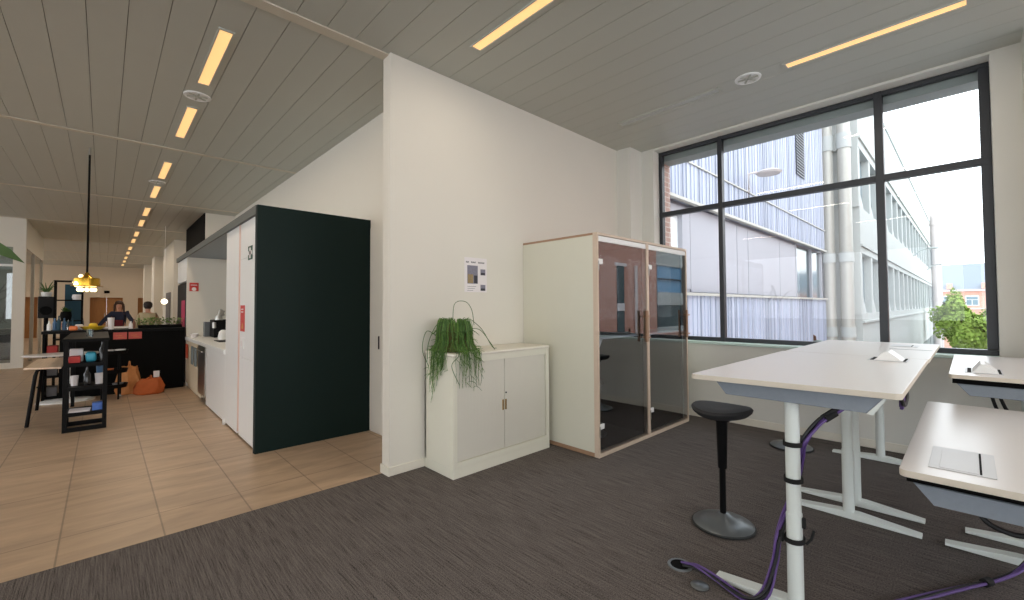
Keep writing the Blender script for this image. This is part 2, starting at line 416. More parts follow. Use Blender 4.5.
# ceiling bulkhead black/white above kitchen and pillars beyond
b = MB(); b.box(-15.4, -12.34, 1.72, 2.31, 2.55, CZ); b.m = 1; b.box(-15.4, -12.35, 1.70, 1.72, 2.55, CZ)
b.m = 0
struct(b, 'wall_bulkhead', ['wall', 'blackbox'])
b = MB(); b.box(-21.3, -17.9, 1.66, 2.31, 0, CZ); b.box(-25.5, -24.2, 1.58, 2.31, 0, CZ); b.box(-29.6, -29.0, 1.5, 2.31, 0, CZ); struct(b, 'wall_pillars', 'wall')
# glass fronted meeting room at far left
b = MB()
b.box(-16.2, -16.1, -9.2, -1.42, 2.98, CZ); b.box(-20.3, -16.201, -1.5, -1.42, 2.98, CZ)
b.box(-16.2, -16.1, -1.63, -1.42, 0, 2.98); b.box(-20.4, -20.3, -9.2, -1.42, 0, CZ); b.box(-16.2, -16.1, -9.2, -1.631, 0, .14)
b.box(-18.1,-18.02,-1.5,-1.42,0,2.98)
struct(b, 'wall_meeting_room', 'wall')
b = MB(); b.box(-16.155, -16.145, -9.2, -1.63, .14, 2.98); b.m = 1; b.box(-20.3, -16.2, -1.465, -1.455, .02, 2.98)
w = struct(b, 'window_2', ['roomglass', 'roomglass'])
b = MB(); b.box(-16.17, -16.12, -9.2, -1.63, 2.5, 2.55); b.build('window_frame', 'white', w)
b = MB(); random.seed(3)
b.box(-17.2, -17.18, -5, -1.505, .95, 2.55); b.m = 1
for k in range(16):
    y = -1.6-random.random()*1.2; z = .95+random.random()*.5; a = random.uniform(.6, 2.4); p = [(-17.17, y, z)]
    for j in range(9):
        a += random.uniform(-.45, .45); y += .17*math.cos(a); z += .17*math.sin(a)
        y = min(-1.58, y); z = max(.96, min(2.54, z)); p.append((-17.17, y, z))
    b.tube(p, .012, 4)
b.m = 2; b.box(-17.2, -17.1, -5, -1.505, .14, .93)
t = b.build('mural_screen', ['frost', 'branch', 'blackmatte']); t['label'] = 'pale screen with grey branch drawing behind the meeting room glass at far left'; t['category'] = 'screen'

# ------------------------------------------------------------------ big window
b = MB(); fy0, fy1 = WY-.03, WY+.05
b.box(WX0, WX1, fy0, fy1, WZ1-.04, WZ1, bev=.006); b.box(WX0, WX1, fy0, fy1, WZ0, WZ0+.05, bev=.006)
b.box(WX0, WX0+.05, fy0-.001, fy1, WZ0+.05, WZ1-.04, bev=.006); b.box(WX1-.07, WX1, fy0-.001, fy1, WZ0+.05, WZ1-.04, bev=.006)
for x, w_ in ((-2.205, .055), (-.605, .07)): b.box(x-w_/2, x+w_/2, fy0-.01, fy1, WZ0, WZ1, bev=.006)
b.box(WX0, WX1, fy0-.005, fy1, 2.735, 2.80, bev=.006)
w = struct(b, 'window_1', 'frame')
for x0, x1 in ((WX0+.05, -2.232), (-2.178, -.64), (-.57, WX1-.07)):
    for z0, z1 in ((WZ0+.05, 2.735), (2.80, WZ1-.04)):
        b = MB(); b.quad((x0, WY, z0), (x1, WY, z0), (x1, WY, z1), (x0, WY, z1)); b.build('pane', 'winglass', w, smooth=False)
b = MB(); b.box(1.0, 4.4, fy0, fy1, WZ1-.055, WZ1); b.box(1.0, 4.4, fy0, fy1, WZ0, WZ0+.05)  # unseen window added beyond the right column to let in daylight
for x in (1.0, 2.1, 3.2, 4.34): b.box(x, x+.06, fy0, fy1, WZ0, WZ1)
struct(b, 'window_3_added', 'frame')
# outside reveal: brick jamb left, lintel above
b = MB(); b.box(-3.3, -3.065, 5.95, 6.2, .6, 3.56); b.m = 1; b.box(-3.4, .6, 5.95, 6.2, 3.56, 4.0); b.m=1; b.box(-3.06, .6, 5.95, 6.1, .8, .98)
struct(b, 'trim_1', ['brickpale', 'concrete2'], smooth=False)

# ------------------------------------------------------------------ steel cabinet with tambour doors
cab = thing('storage_cabinet', 'low white tambour cabinet carrying the trailing plant against the partition wall', 'cabinet', (-3.2, 2.77, 0))
cx0, cx1, cy0, cy1 = XP+.016, -3.0, 2.15, 3.36
b = MB(); b.box(cx0, cx1, cy0, cy1, .0, .085, bev=.003); b.build('plinth', 'offwhite', cab)
b = MB()
b.box(cx0, cx1, cy0, cy0+.045, .085, 1.022, bev=.004); b.box(cx0, cx1, cy1-.045, cy1, .085, 1.022, bev=.004); b.box(cx0, cx1, cy0+.04, cy1-.04, .085, .13, bev=.003)
b.box(cx0, cx0+.02, cy0, cy1, .085, 1.022)
b.box(cx0, cx1-.004, cy0+.04, cy1-.04, .965, 1.022)
b.build('body', 'offwhite', cab)
b = MB(); b.box(cx0, cx1+.008, cy0-.006, cy1+.006, 1.022, 1.05, bev=.01, seg=3); b.build('top', 'base', cab)
ym = 2.745
for y0, y1 in ((cy0+.047, ym-.003), (ym+.003, cy1-.055)):
    b = MB(); n = 34
    for k in range(n):
        a = y0+(y1-y0)*k/n; c = y0+(y1-y0)*(k+1)/n
        b.box(cx1-.03, cx1-.012, a+.0002, c-.0002, .135, .963)
    d = b.build('door', 'tambour', cab, smooth=False)
    hy = y1-.018 if y0 < ym-.1 else y0+.012
    b = MB(); b.box(cx1-.014, cx1-.004, hy-.006, hy+.008, .488, .585, bev=.003); b.build('handle', 'brass', d)
    if y0 > ym: 
        b = MB(); b.lathe([(0,0),(.008,0),(.008,.006),(0,.006)], (cx1-.014, ym+.02, .645), 12, (1,0,0)); b.build('lock', 'blackmatte', d)
# trailing plant
pl = thing('hanging_cactus_plant', 'trailing green stringy plant in a pot on the left end of the white cabinet', 'plant', (-3.21, 2.33, 1.012))
b = MB(); b.lathe([(0,0),(.135,0),(.142,.03),(.125,.23),(.128,.25),(.12,.255),(.11,.24),(0,.235)], (-3.21, 2.33, 1.012), 28); b.build('pot', 'soil', pl)
random.seed(11); bs = [MB(), MB()]
tufts = [random.uniform(0, 2*PI) for k in range(16)]+[-PI/2, -PI/2+.3, -.1, -.35, -.9, .1, -PI/2-.4]
for k in range(300):
    a = random.choice(tufts)+random.gauss(0, .14); c = Vector((-3.21, 2.33, 0)); d = Vector((math.cos(a), math.sin(a), 0))
    st = c+d*random.uniform(.03,.12)+Vector((0,0,1.255)); rim = .142+random.random()*.015
    reach = random.uniform(.17, .20)
    q = [st, c+d*(rim-.02)+Vector((0,0,1.265+random.random()**2*.05)), c+d*(rim+.008)+Vector((0,0,1.2)), c+d*(rim+.005)+Vector((random.uniform(-.012,.012),random.uniform(-.012,.012),1.12)), c+d*reach+Vector((0,0,1.045))]
    e = q[-1]
    overleft = e.y < 2.19 and random.random() < .9; overfront = e.x > -3.07 and random.random() < .8
    if overleft and e.x < -3.30: overleft = random.random() < .6
    if overleft:
        q.append(Vector((e.x+random.uniform(-.03,.03), 2.15, 1.02))); drop = (.16+.30*math.exp(-((e.x+3.30)/.09)**2))*random.uniform(.25,1)
    elif overfront:
        q.append(Vector((-2.985, e.y+random.uniform(-.03,.03), 1.02))); drop = random.uniform(.06,.32)*(1 if random.random() < .7 else .4)
    else: drop = 0; q.append(e+d*random.uniform(.0,.05)+Vector((0,0,-.022)))
    z = 1.02; cur = q[-1].copy(); zend = 1.02-drop
    while z > zend+.03:
        z -= .05; cur = Vector((cur.x+random.uniform(-.012,.012), cur.y+random.uniform(-.012,.012), z))
        if overleft: cur.y = min(cur.y, 2.15)
        elif overfront: cur.x = max(cur.x, -2.982)
        q.append(cur.copy())
    for v in q: v.x = max(v.x, XP+.015)
    B = bs[k % 2]; B.tube(spline(q, 3), .0026, 4, .6)
    for j in range(random.randint(1, 3)):
        s0 = random.choice(q[2:]); dd = Vector((random.uniform(-.05,.05), random.uniform(-.05,.05), -random.uniform(.005,.06)))
        if s0.z < 1.09 and not (overleft or overfront): dd.z = abs(dd.z)*.3
        if overfront and s0.z < 1.02: dd.x = abs(dd.x)
        if overleft and s0.z < 1.02: dd.y = -abs(dd.y)
        B.tube([s0, s0+dd*.5+Vector((0,0,.006)), s0+dd], .0024, 4, .5)
b = bs[0]; b.build('foliage', 'foliage', pl); bs[1].build('foliage', 'foliage2', pl)
b = MB()
for p in ([(-3.2,2.3,1.25),(-3.25,2.36,1.44),(-3.22,2.46,1.46),(-3.2,2.52,1.38),(-3.18,2.53,1.24)], [(-3.2,2.26,1.25),(-3.16,2.12,1.27),(-3.12,2.0,1.12),(-3.1,1.97,.95)], [(-3.1,2.4,1.22),(-3.05,2.5,1.2),(-3.0,2.58,1.08),(-2.99,2.62,1.02)],
          [(-3.05,2.25,1.1),(-2.97,2.2,1.0),(-2.96,2.12,.92),(-2.96,2.2,.75)], [(-3.2,2.5,1.3),(-3.15,2.6,1.2),(-3.1,2.68,1.04),(-3.08,2.72,1.02)], [(-3.3,2.2,1.15),(-3.25,2.06,1.2),(-3.22,2.0,1.05),(-3.2,2.05,.9)]):
    b.tube(spline(p, 6), .003, 5)
b.build('runner', 'foliage2', pl)
pl.location.z += .0385; pl.location.y -= .012
# notice on partition wall
po = thing('notice_sheet', 'printed sheet with three photographs taped to the partition wall above the cabinet', 'poster', (XP, 2.76, 1.6))
y0, y1, z0, z1 = 2.615, 2.905, 1.60, 1.95; X = XP+.0005
b = box1(X, X+.0015, y0, y1, z0, z1); b.build('sheet', 'paper', po)
b = MB(); b.box(X+.0015, X+.002, y0+.035, y0+.17, 1.685, 1.87); b.m = 1; b.box(X+.002, X+.0024, y0+.04, y0+.11, 1.69, 1.78)
b.m = 2; b.box(X+.002, X+.0024, y0+.12, y0+.165, 1.69, 1.77); b.build('photo', ['photo_grey', 'photo_tan', 'ink'], po)
for z in (1.775, 1.615):
    b = MB(); b.box(X+.0015, X+.002, y0+.205, y0+.27, z, z+.062); b.m = 1; b.box(X+.002, X+.0023, y0+.21, y0+.265, z+.003, z+.025); b.build('photo', ['photo_grey', 'ink'], po)
def text(t_, size, parent, name, mat_, loc, rot, ext=.0006):
    c = bpy.data.curves.new(name, 'FONT'); c.body = t_; c.size = size; c.extrude = ext
    o = bpy.data.objects.new(name, c); COL.objects.link(o)
    me = bpy.data.meshes.new_from_object(o); bpy.data.objects.remove(o); bpy.data.curves.remove(c)
    me.materials.clear(); me.materials.append(M[mat_])
    o = bpy.data.objects.new(name, me); COL.objects.link(o); o.rotation_euler = rot
    o.location = Vector(loc)-OFF[parent.name]; o.parent = parent
    return o
RX = (PI/2, 0, PI/2)
for a_, c_ in ((.02, .065), (.085, .155), (.175, .262)):
    k_ = MB(); n_ = int((c_-a_)/.012)
    for q_ in range(n_): k_.box(X+.0015, X+.0019, y0+a_+q_*.012, y0+a_+q_*.012+.008, 1.895, 1.911-.003*(q_ % 2))
    k_.build('heading', 'ink', po)
for k in range(3): 
    b = box1(X+.0015, X+.0019, y0+.035, y0+.15-.02*k, 1.655-.02*k, 1.658-.02*k); b.build('text_line', 'ink', po)

# ------------------------------------------------------------------ phone booth (two cabins)
bt = thing('phone_booth', 'double phone booth with two reflective glass doors beside the window', 'phone booth', (-2.95, 4.41, 0))
bx0, bx1, by0, by1, bz = XP+.004, -2.455, 3.44, 5.355, 2.165
b = box1(bx0, bx1-.041, by0, by0+.035, .046, bz-.023); b.build('side_panel', 'boothwhite', bt)
b = box1(bx0, bx1-.041, by1-.035, by1, .046, bz-.023); b.build('side_panel', 'boothwhite', bt)
b = box1(bx0, bx0+.03, by0+.035, by1-.035, .045, bz-.022); b.build('back_panel', 'boothfelt', bt)
b = box1(bx0, bx1-.041, by0, by1, bz-.022, bz, bev=.002); b.build('roof', 'plywood', bt)
b = box1(bx0, bx1-.041, by0, by1, .006, .045, bev=.002); b.build('floor_board', 'plywood', bt)
for x, y in ((bx0+.1,by0+.06), (bx1-.12,by0+.06), (bx0+.1,by1-.06), (bx1-.12,by1-.06)):
    b = MB(); b.lathe([(.03,0),(.03,.006)], (x, y, 0), 12); b.build('foot', 'plylight', bt)
bm_ = 4.39
b = box1(bx0+.03, bx1-.03, bm_-.02, bm_+.02, .045, bz-.022); b.build('divider', 'boothfelt', bt)
# felt linings
b = MB(); b.box(bx0+.03, bx1-.05, by0+.035, by0+.045, .045, bz-.022); b.box(bx0+.03, bx1-.05, by1-.045, by1-.035, .045, bz-.022); b.box(bx0+.03, bx1-.04, by0+.045, by1-.045, bz-.05, bz-.022)
b.box(bx0+.03, bx1-.05, by0+.045, by1-.045, .045, .055); b.build('felt_lining', 'boothfelt', bt)
# front frames in pale wood
b = MB()
b.box(bx1-.04, bx1+.012, by0, by0+.022, .006, bz); b.box(bx1-.04, bx1+.012, by1-.022, by1, .006, bz)
b.box(bx1-.04, bx1+.0115, bm_-.028, bm_+.022, .048, bz-.025)
for y0, y1 in ((by0+.0225, by1-.0225),): b.box(bx1-.0395, bx1+.012, y0, y1, .006, .042); b.box(bx1-.0395, bx1+.012, y0, y1, bz-.025, bz)
b.build('front_frame', 'plylight', bt)
for y0, y1 in ((by0+.03, bm_-.036), (bm_+.03, by1-.03)):
    b = MB(); b.quad((bx1+.004, y0, .055), (bx1+.004, y1, .055), (bx1+.004, y1, bz-.085), (bx1+.004, y0, bz-.085)); d = b.build('door', 'boothglass', bt, smooth=False)
    b = box1(bx1-.015, bx1+.006, y0-.006, y1+.006, bz-.082, bz-.03); b.build('header', 'white', d)
    for z in (.27, 1.86):
        b = MB(); b.box(bx1-.004, bx1+.014, y0-.012, y0+.062, z, z+.05, bev=.004); b.m = 1; b.box(bx1+.0125, bx1+.02, y0-.02, y0-.008, z-.07, z+.03, bev=.002); b.build('hinge', ['white', 'steel'], d)
    hy = y1-.075
    b = MB(); b.box(bx1+.04, bx1+.062, hy-.012, hy+.012, 1.06, 1.40, bev=.004)
    b.box(bx1+.01, bx1+.03, y1-.012, y1+.012, 1.06, 1.40, bev=.004)
    for z in (1.10, 1.33): b.box(bx1+.012, bx1+.058, hy-.006, y1, z, z+.016)
    b.build('handle', 'handle', d)
    # white desk shelf inside; the slanted wedge mimics a bright reflection in the glass
    b = MB(); b.prism([(-2.52,1.12),(-2.52,1.145),(-2.9,1.145),(-3.35,1.145),(-3.35,1.12),(-2.75,1.12)], y0+.02, y1-.05, 'y'); b.build('shelf', 'white', bt)
    b = MB(); b.prism([(y0+.0,1.145),(y0+.165,1.145),(y0+.0,.90)], -2.54, -2.515, 'x'); b.build('bracket', 'white', bt)
st = thing('dark_stool', 'dark stool standing inside the left cabin of the phone booth', 'stool', (-2.9, 3.9, .055))
b = MB(); b.lathe([(0,.52),(.15,.52),(.17,.55),(.15,.58),(0,.585)], (-2.9,3.9,.055), 20); b.build('seat', 'black', st)
b = MB(); b.cyl((-2.9,3.9,.06), (-2.9,3.9,.58), .02); b.build('column', 'black', st)
b = MB(); b.lathe([(.19,0),(.19,.012),(.03,.03),(0,.03)], (-2.9,3.9,.055), 24); b.build('base', 'greymetal', st)

# ------------------------------------------------------------------ desks
def desk(nm, label, x0, x1, y0, y1, z, foot=(-.96, -.233), yl=(2.41, 3.72), lid_open=True, box=None, tray_ys=None, skew=0):
    t = thing(nm, label, 'desk', ((x0+x1)/2, (y0+y1)/2, 0), 'height adjustable desks by the window')
    b = MB(); r = .025
    def rr(x0, x1, y0, y1, r):
        o = []
        for cx, cy, a0 in ((x1-r, y1-r, 0), (x0+r, y1-r, 90), (x0+r, y0+r, 180), (x1-r, y0+r, 270)):
            for k in range(5): a = math.radians(a0+22.5*k); o.append((cx+r*math.cos(a), cy+r*math.sin(a)))
        return o
    vs = b.prism([(px_, py_+(skew*(px_-x0)/(x1-x0) if py_ < (y0+y1)/2 else 0)) for px_, py_ in rr(x0, x1, y0, y1, r)], z-.026, z, 'z', bev=.003)
    b.m = 1
    o = b.build('tabletop', ['tabletop', 'edge'], t)
    for p in o.data.polygons:
        if abs(p.normal.z) < .5: p.material_index = 1
    xc = (foot[0]+foot[1])/2
    gap = 0 if z > 1.05 else .034
    for i, yl_ in enumerate(yl):
        b = MB()
        b.prism(rr(xc-.029, xc+.029, yl_-.034, yl_+.034, .025), .41, z-.1, 'z')
        b.prism(rr(xc-.032, xc+.032, yl_-.037, yl_+.037, .028), .02, .46, 'z')
        lg = b.build('leg', 'whitemetal', t)
        b = MB(); w = .036; X0, X1 = foot
        b.prism([(X0, .004), (X0, .02), (xc-.06, .05), (xc+.06, .05), (X1, .02), (X1, .004)], yl_-w, yl_+w, 'y', bev=.006); b.build('foot', 'whitemetal', lg)
        for k, s in ((X0+.05, 1), (X1-.05, 1)):
            pass
        # end bracket tray in blue grey
        ty = tray_ys[i] if tray_ys else yl_-.07
        b = MB(); tx0, tx1 = x0+(.085 if z > 1.05 else .035), x1-.06
        b.prism([(tx0, z-.03-gap), (tx1, z-.03-gap), (tx1-.055, z-.10-gap), (tx0+.055, z-.10-gap)], ty, ty+.11, 'y', bev=.006); b.build('end_tray', 'felt', t)
        if gap:
            b = MB(); b.box(tx0-.02, tx1, ty+.01, ty+.1, z-.03-gap, z-.0265); b.build('tray_gap_shade', 'blackmatte', t)  # black box put in for the dark shaded gap above the tray
        b = MB(); b.prism([(tx1, z-.03-gap), (tx1+.012, z-.03-gap), (tx1-.035, z-.105-gap), (tx1-.055, z-.10-gap)], ty, ty+.11, 'y'); b.build('tray_end_cap', 'whitemetal', t)
    b = MB(); b.box(xc-.05, xc+.05, yl[0], yl[1], z-.075, z-.03); b.build('crossbeam', 'whitemetal', t)
    if box:
        bx0, bx1, by0, by1, op = box
        b = MB(); b.box(bx0, bx1, by0, by1, z+.0002, z+.003, bev=.001, seg=1); f = b.build('power_box', 'flapgrey', t)
        if op:
            # flip up flap standing like a small tent
            b = MB(); xm = (bx0+bx1)/2; h = .058
            b.prism([(bx0+.035, z+.003), (xm-.012, z+h), (xm+.008, z+h), (bx1-.02, z+.003)], by0+.02, by1-.01, 'y'); b.build('flap', 'white', f)
            for xa, xb in ((bx0+.012, bx0+.03), (bx1-.02, bx1-.008)): b = MB(); b.box(xa, xb, by0+.02, by1-.01, z+.003, z+.0045); b.build('opening', 'blackmatte', f)
        else:
            b = MB(); b.box(bx0+.03, bx1-.045, by0+.015, by1-.015, z+.003, z+.0045, bev=.0007, seg=1); b.build('flap', 'flapgrey', f)
            b = MB(); b.box(bx1-.042, bx1-.036, by0+.015, by1-.015, z+.003, z+.004); b.build('opening', 'blackmatte', f)
    return t
ZA = 1.095
dA = desk('sit_stand_desk', 'raised middle desk with cables strapped to its near leg', -1.01, -.19, 2.235, 3.875, ZA, box=(-.46,-.27,3.58,3.93-.13,True), tray_ys=(2.33, 3.68), skew=.07)
dB = desk('sit_stand_desk', 'raised desk under the window standing behind the middle desk', -1.0, -.185, 3.885, 5.42, ZA, (-.96,-.233), (3.985, 5.27), box=(-.47,-.3,4.9,5.12,False), tray_ys=(3.93, 5.2))
dC = desk('sit_stand_desk', 'lowest desk at right front with a closed cable flap in its top', -.198, .62, 2.195, 3.865, .83, (-.133,.56), (2.43, 3.73), box=(-.122,.055,2.3,2.65,False), tray_ys=(2.27, 3.6))
dD = desk('sit_stand_desk', 'desk with an open cable flap at the right edge, behind the lowest desk', -.1, .7, 3.9, 5.45, 1.01, (-.05,.64), (4.02, 5.27), box=(-.03,.14,4.05,4.35,True), tray_ys=(3.96, 5.2))
b = MB(); b.box(.0,.3,4.02,4.2,.925,.98); b.build('cable_tray', 'blackmatte', dD)
b = MB(); b.box(-.03,.08,4.0,4.05,.94,.975, bev=.004); b.build('socket_strip', 'white', dD)
# slot line / thin screen groove on rear desk
b = MB(); b.box(-.45,-.2,4.62,4.625,ZA+.0002,ZA+.0018); b.build('groove', 'greymetal', dB)

# cable bundle strapped to near leg of the middle desk
cb = thing('cable_bundle', 'purple and black cables strapped to the near leg of the middle desk', 'cables', (-.62, 2.43, 0))
base = [(-1.13,2.375,.012), (-1.06,2.37,.03), (-.93,2.34,.025), (-.78,2.30,.02), (-.70,2.33,.08), (-.668,2.375,.22), (-.658,2.40,.33), (-.64,2.46,.43), (-.605,2.495,.55), (-.575,2.49,.72), (-.555,2.455,.80), (-.50,2.51,.90), (-.42,2.60,.97), (-.36,2.75,1.03)]
base = [p if i_ < 4 or i_ > 10 else (p[0], p[1]-.02, p[2]) for i_, p in enumerate(base)]
for k in range(5):
    b = MB(); random.seed(20+k); a = k*2*PI/5
    pts = [(p[0]+.011*math.cos(a+i*.5)*(1.6 if i in (2,3,4) else 1), p[1]+.011*math.sin(a+i*.5), max(.008, p[2]+.008*math.sin(a*2+i))) for i, p in enumerate(base)]
    b.tube(spline(pts, 7), .0055 if k % 2 else .007, 7); b.build('cable', 'purple' if k in (0, 1, 3) else 'cableblk', cb)
for z in (.34, .62, .79):
    b = MB(); R_ = .048
    n = 28; ring = []
    for s_, rr_ in ((0, R_), (1, R_+.004)):
        pass
    b.lathe([(R_-.006, -.011), (R_-.002, -.011), (R_-.002, .011), (R_-.006, .011), (R_-.006, -.011)], (-.5965, 2.41, z), 28, sx=.86 if z > .46 else .93, sy=1.0 if z > .46 else 1.1); b.build('strap', 'velcro', cb)
for q in ((-.565,-.55,2.40,2.42,.40,.45), (-.655,-.635,2.375,2.392,.32,.37)): b = MB(); b.box(*q, bev=.004); b.build('buckle', 'velcro', cb)
b = MB(); b.tube([(-.548,2.40,.335),(-.53,2.41,.36),(-.52,2.42,.40)], .006, 5); b.build('strap_tail', 'velcro', cb)
b = MB(); b.cyl((-.49,2.52,.905), (-.455,2.56,.935), .021, n=10); b.build('strap', 'velcro', cb)
# floor outlet with its lid
fo = thing('floor_outlet', 'round open cable outlet in the carpet left of the middle desk', 'floor outlet', (-1.145, 2.365, 0))
b = MB(); b.lathe([(.05,0),(.05,.006),(.062,.006),(.066,.001),(.05,.0)], (-1.145,2.365,.0), 28); b.build('ring', 'greymetal', fo)
b = MB(); b.lathe([(0,.0015),(.05,.0015),(.05,.003),(0,.003)], (-1.145,2.365,0), 28); b.build('hole', 'blackmatte', fo)
b = MB(); b.lathe([(0,0),(.042,0),(.045,.004),(.04,.008),(0,.009)], (-.99,2.262,.002), 26); o = b.build('outlet_lid', 'greymetal', loc=(-.99,2.262,.002)); o['label'] = 'round grey outlet lid lying on the carpet in front of the open floor outlet'; o['category'] = 'lid'
# hanging cables under the desks
b = MB(); b.tube(spline([(-.25,3.1,1.06),(-.225,2.95,1.0),(-.225,2.82,.965),(-.23,2.76,1.0),(-.24,2.8,1.06)], 6), .009, 7); b.m = 1; b.tube(spline([(-.26,3.0,1.06),(-.235,2.88,.99),(-.235,2.80,.95),(-.24,2.86,1.03)], 6), .008, 6)
b.build('loose_cable', ['cableblk', 'purple'], loc=(-.24,3.5,.95), label='short dark cable loop hanging under the right edge of the middle desk', category='cable')
cb2 = thing('cable_bundle', 'purple cable bundle sagging to the carpet under the lowest desk at bottom right', 'cables', (.1, 3.3, 0))
for k in range(4):
    b = MB(); a = k*PI/2
    pts = [(-.32,2.72,.012),(-.183,2.954,.016),(-.065,3.163,.018),(.077,3.413,.022),(.17,3.6,.05),(.24,3.66,.2),(.27,3.66,.5),(.28,3.66,.69)]
    pts = [(p[0]+.011*math.cos(a+i*.6), p[1]+.011*math.sin(a+i*.6), p[2]+.004*math.sin(a+i)) for i, p in enumerate(pts)]
    b.tube(spline(pts, 7), .007, 7); b.build('cable', 'purple' if k else 'cableblk', cb2)
b = MB(); b.cyl((.02,3.305,.021), (.04,3.345,.022), .021, n=10); b.build('strap', 'velcro', cb2)
b = MB(); b.tube(spline([(-.02,2.9,.72),(-.01,2.85,.60),(.02,2.8,.52),(.08,2.78,.49),(.15,2.78,.5),(.22,2.8,.6),(.25,2.8,.75)], 7), .011, 8); b.build('loose_cable', 'cableblk', loc=(.1,2.8,.6), label='black cable loop hanging beneath the lowest desk', category='cable')
b = MB(); b.tube(spline([(.08,4.15,.9),(.10,4.2,.8),(.14,4.25,.66),(.18,4.3,.4)], 6), .010, 6); b.tube(spline([(.11,4.15,.9),(.14,4.2,.8),(.18,4.25,.68),(.22,4.3,.4)], 6), .010, 6); b.build('loose_cable', 'cableblk', loc=(.1,4.2,.7), label='two dark cables hanging from the tray of the desk at the right edge', category='cable')

# wobble stools
def stool(label, bx, by, tx, ty, h):
    t = thing('wobble_stool', label, 'stool', (bx, by, 0), 'wobble stools')
    b = MB(); b.lathe([(.17,0),(.19,.006),(.192,.014),(.186,.02)], (bx, by, 0), 40); b.build('rubber_rim', 'rubber', t)
    b = MB(); b.lathe([(.187,.018),(.18,.024),(.12,.042),(.06,.062),(.03,.085),(0,.09)], (bx, by, 0), 40); b.build('base', 'greymetal', t)
    ax = Vector((tx-bx, ty-by, h-.06))
    P = lambda s: Vector((bx, by, .06))+ax*s
    b = MB(); b.cyl(P(0), P(.55), .019, .019); b.cyl(P(.45), P(.93), .027, .036); b.build('column', 'black', t)
    c = P(.9)
    b = MB()
    prof = [(0,-.005),(.09,0),(.15,.014),(.175,.035),(.182,.052),(.17,.066),(.13,.072),(.07,.066),(0,.062)]
    b.lathe(prof, (tx, ty, h-.07), 40, None)
    vs = b.bm.verts
    for v in vs:  # shallow saddle rise at the rear edge
        d = Vector((v.co.x-tx, v.co.y-ty)); v.co.z += .35*(d.x*d.x)-.25*(d.y*d.y)
    b.build('seat', 'seat', t)
    b = MB(); b.cyl((tx, ty, h-.09), (tx, ty, h-.062), .05, .07); b.build('seat_mount', 'black', t)
    return t
stool('black wobble stool with round grey base in front of the middle desk', -1.148, 2.995, -1.115, 2.915, .80)
stool('farther wobble stool mostly hidden beneath the raised desks, only its grey base showing', -1.28, 5.12, -1.27, 5.08, .76)

# ------------------------------------------------------------------ green box and kitchen
KY = 1.13
b = MB(); b.box(-4.93, -4.893, 1.112, 2.308, 0, 2.492)
g = b.build('end_panel', 'green', loc=(-4.91, 1.7, 0)); g['label'] = 'large dark green panel closing the end of the kitchen block'; g['category'] = 'panel'
b = MB(); b.box(-11.45, -4.932, 1.105, 1.125, 2.405, 2.492); b.box(-4.945,-4.932,1.105,1.125,0,2.41); b.m = 1; b.box(-11.45, -4.935, 1.126, 2.30, 2.41, 2.49)
g = b.build('kitchen_canopy', ['canopy', 'canopyin'], loc=(-8, 1.7, 2.41)); g['label'] = 'dark grey fascia and canopy running along the top of the kitchen block'; g['category'] = 'canopy'
def tall(nm, label, x0, x1, split, z0=.02, z1=2.402):
    t = thing(nm, label, 'cabinet', ((x0+x1)/2, 1.7, 0))
    b = MB(); b.box(x0, x1, KY+.022, 2.0, z0, z1); b.build('body', 'white', t)
    zs = [z0]+split+[z1]
    for a, c in zip(zs, zs[1:]):
        b = MB(); b.box(x0+.002, x1-.002, KY, KY+.02, a+.002, c-.002, bev=.0015, seg=1); b.build('door', 'white', t)
    return t
tc1 = tall('tall_cabinet', 'tall white cabinet carrying the red poster next to the dark green panel', -5.70, -4.947, [.90, 2.0])
tc2 = tall('tall_cabinet', 'tall white cabinet beside the niche, left of the copper coloured groove', -6.47, -5.78, [])
b = MB(); b.box(-5.778, -5.702, KY+.006, KY+.05, .05, 2.402); b.box(-5.762,-5.745,KY-.004,KY+.006,.05,2.402); o = b.build('grip_strip', 'copper', loc=(-5.74,1.15,0)); o['label'] = 'pale copper grip strip between the two tall white cabinets'; o['category'] = 'trim'
b = MB(); b.box(-6.44, -6.40, KY-.03, KY, .0, .07, bev=.004); b.build('foot', 'white', tc2)
es = thing('first_aid_sign', 'small dark green sign with white cross at the top of the tall cabinet', 'sign', (-5.2, KY, 2.04))
b = box1(-5.335, -5.155, KY-.004, KY-.0005, 1.965, 2.11); b.build('sign_plate', 'greensign', es)
b = MB(); b.box(-5.275, -5.215, KY-.006, KY-.0042, 1.98, 2.095); b.box(-5.335, -5.155, KY-.006, KY-.0042, 2.018, 2.057); b.build('cross', 'paper', es)
rp = thing('red_poster', 'narrow red poster with white lettering on the tall white cabinet', 'poster', (-5.55, KY, 1.3))
b = box1(-5.66, -5.46, KY-.003, KY-.0005, 1.19, 1.48); b.build('sheet', 'red', rp)
RY = (PI/2, 0, 0)
b = MB()
for z in (1.43, 1.40): b.box(-5.62, -5.52, KY-.0045, KY-.0032, z, z+.012)
b.build('text_line', 'paper', rp); b = MB(); b.prism([(-5.60,1.22),(-5.52,1.22),(-5.53,1.26),(-5.57,1.29)], KY-.0045, KY-.0032, 'y'); b.build('pictogram', 'peach', rp)
sw = thing('wall_switch', 'white switch plate on the tall cabinet below the red poster', 'switch', (-5.55, KY, 1.06))
b = box1(-5.60, -5.47, KY-.012, KY-.0005, 1.0, 1.12, bev=.003); b.build('plate', 'white', sw); b = box1(-5.57, -5.50, KY-.016, KY-.012, 1.03, 1.09, bev=.002); b.build('rocker', 'paper', sw)
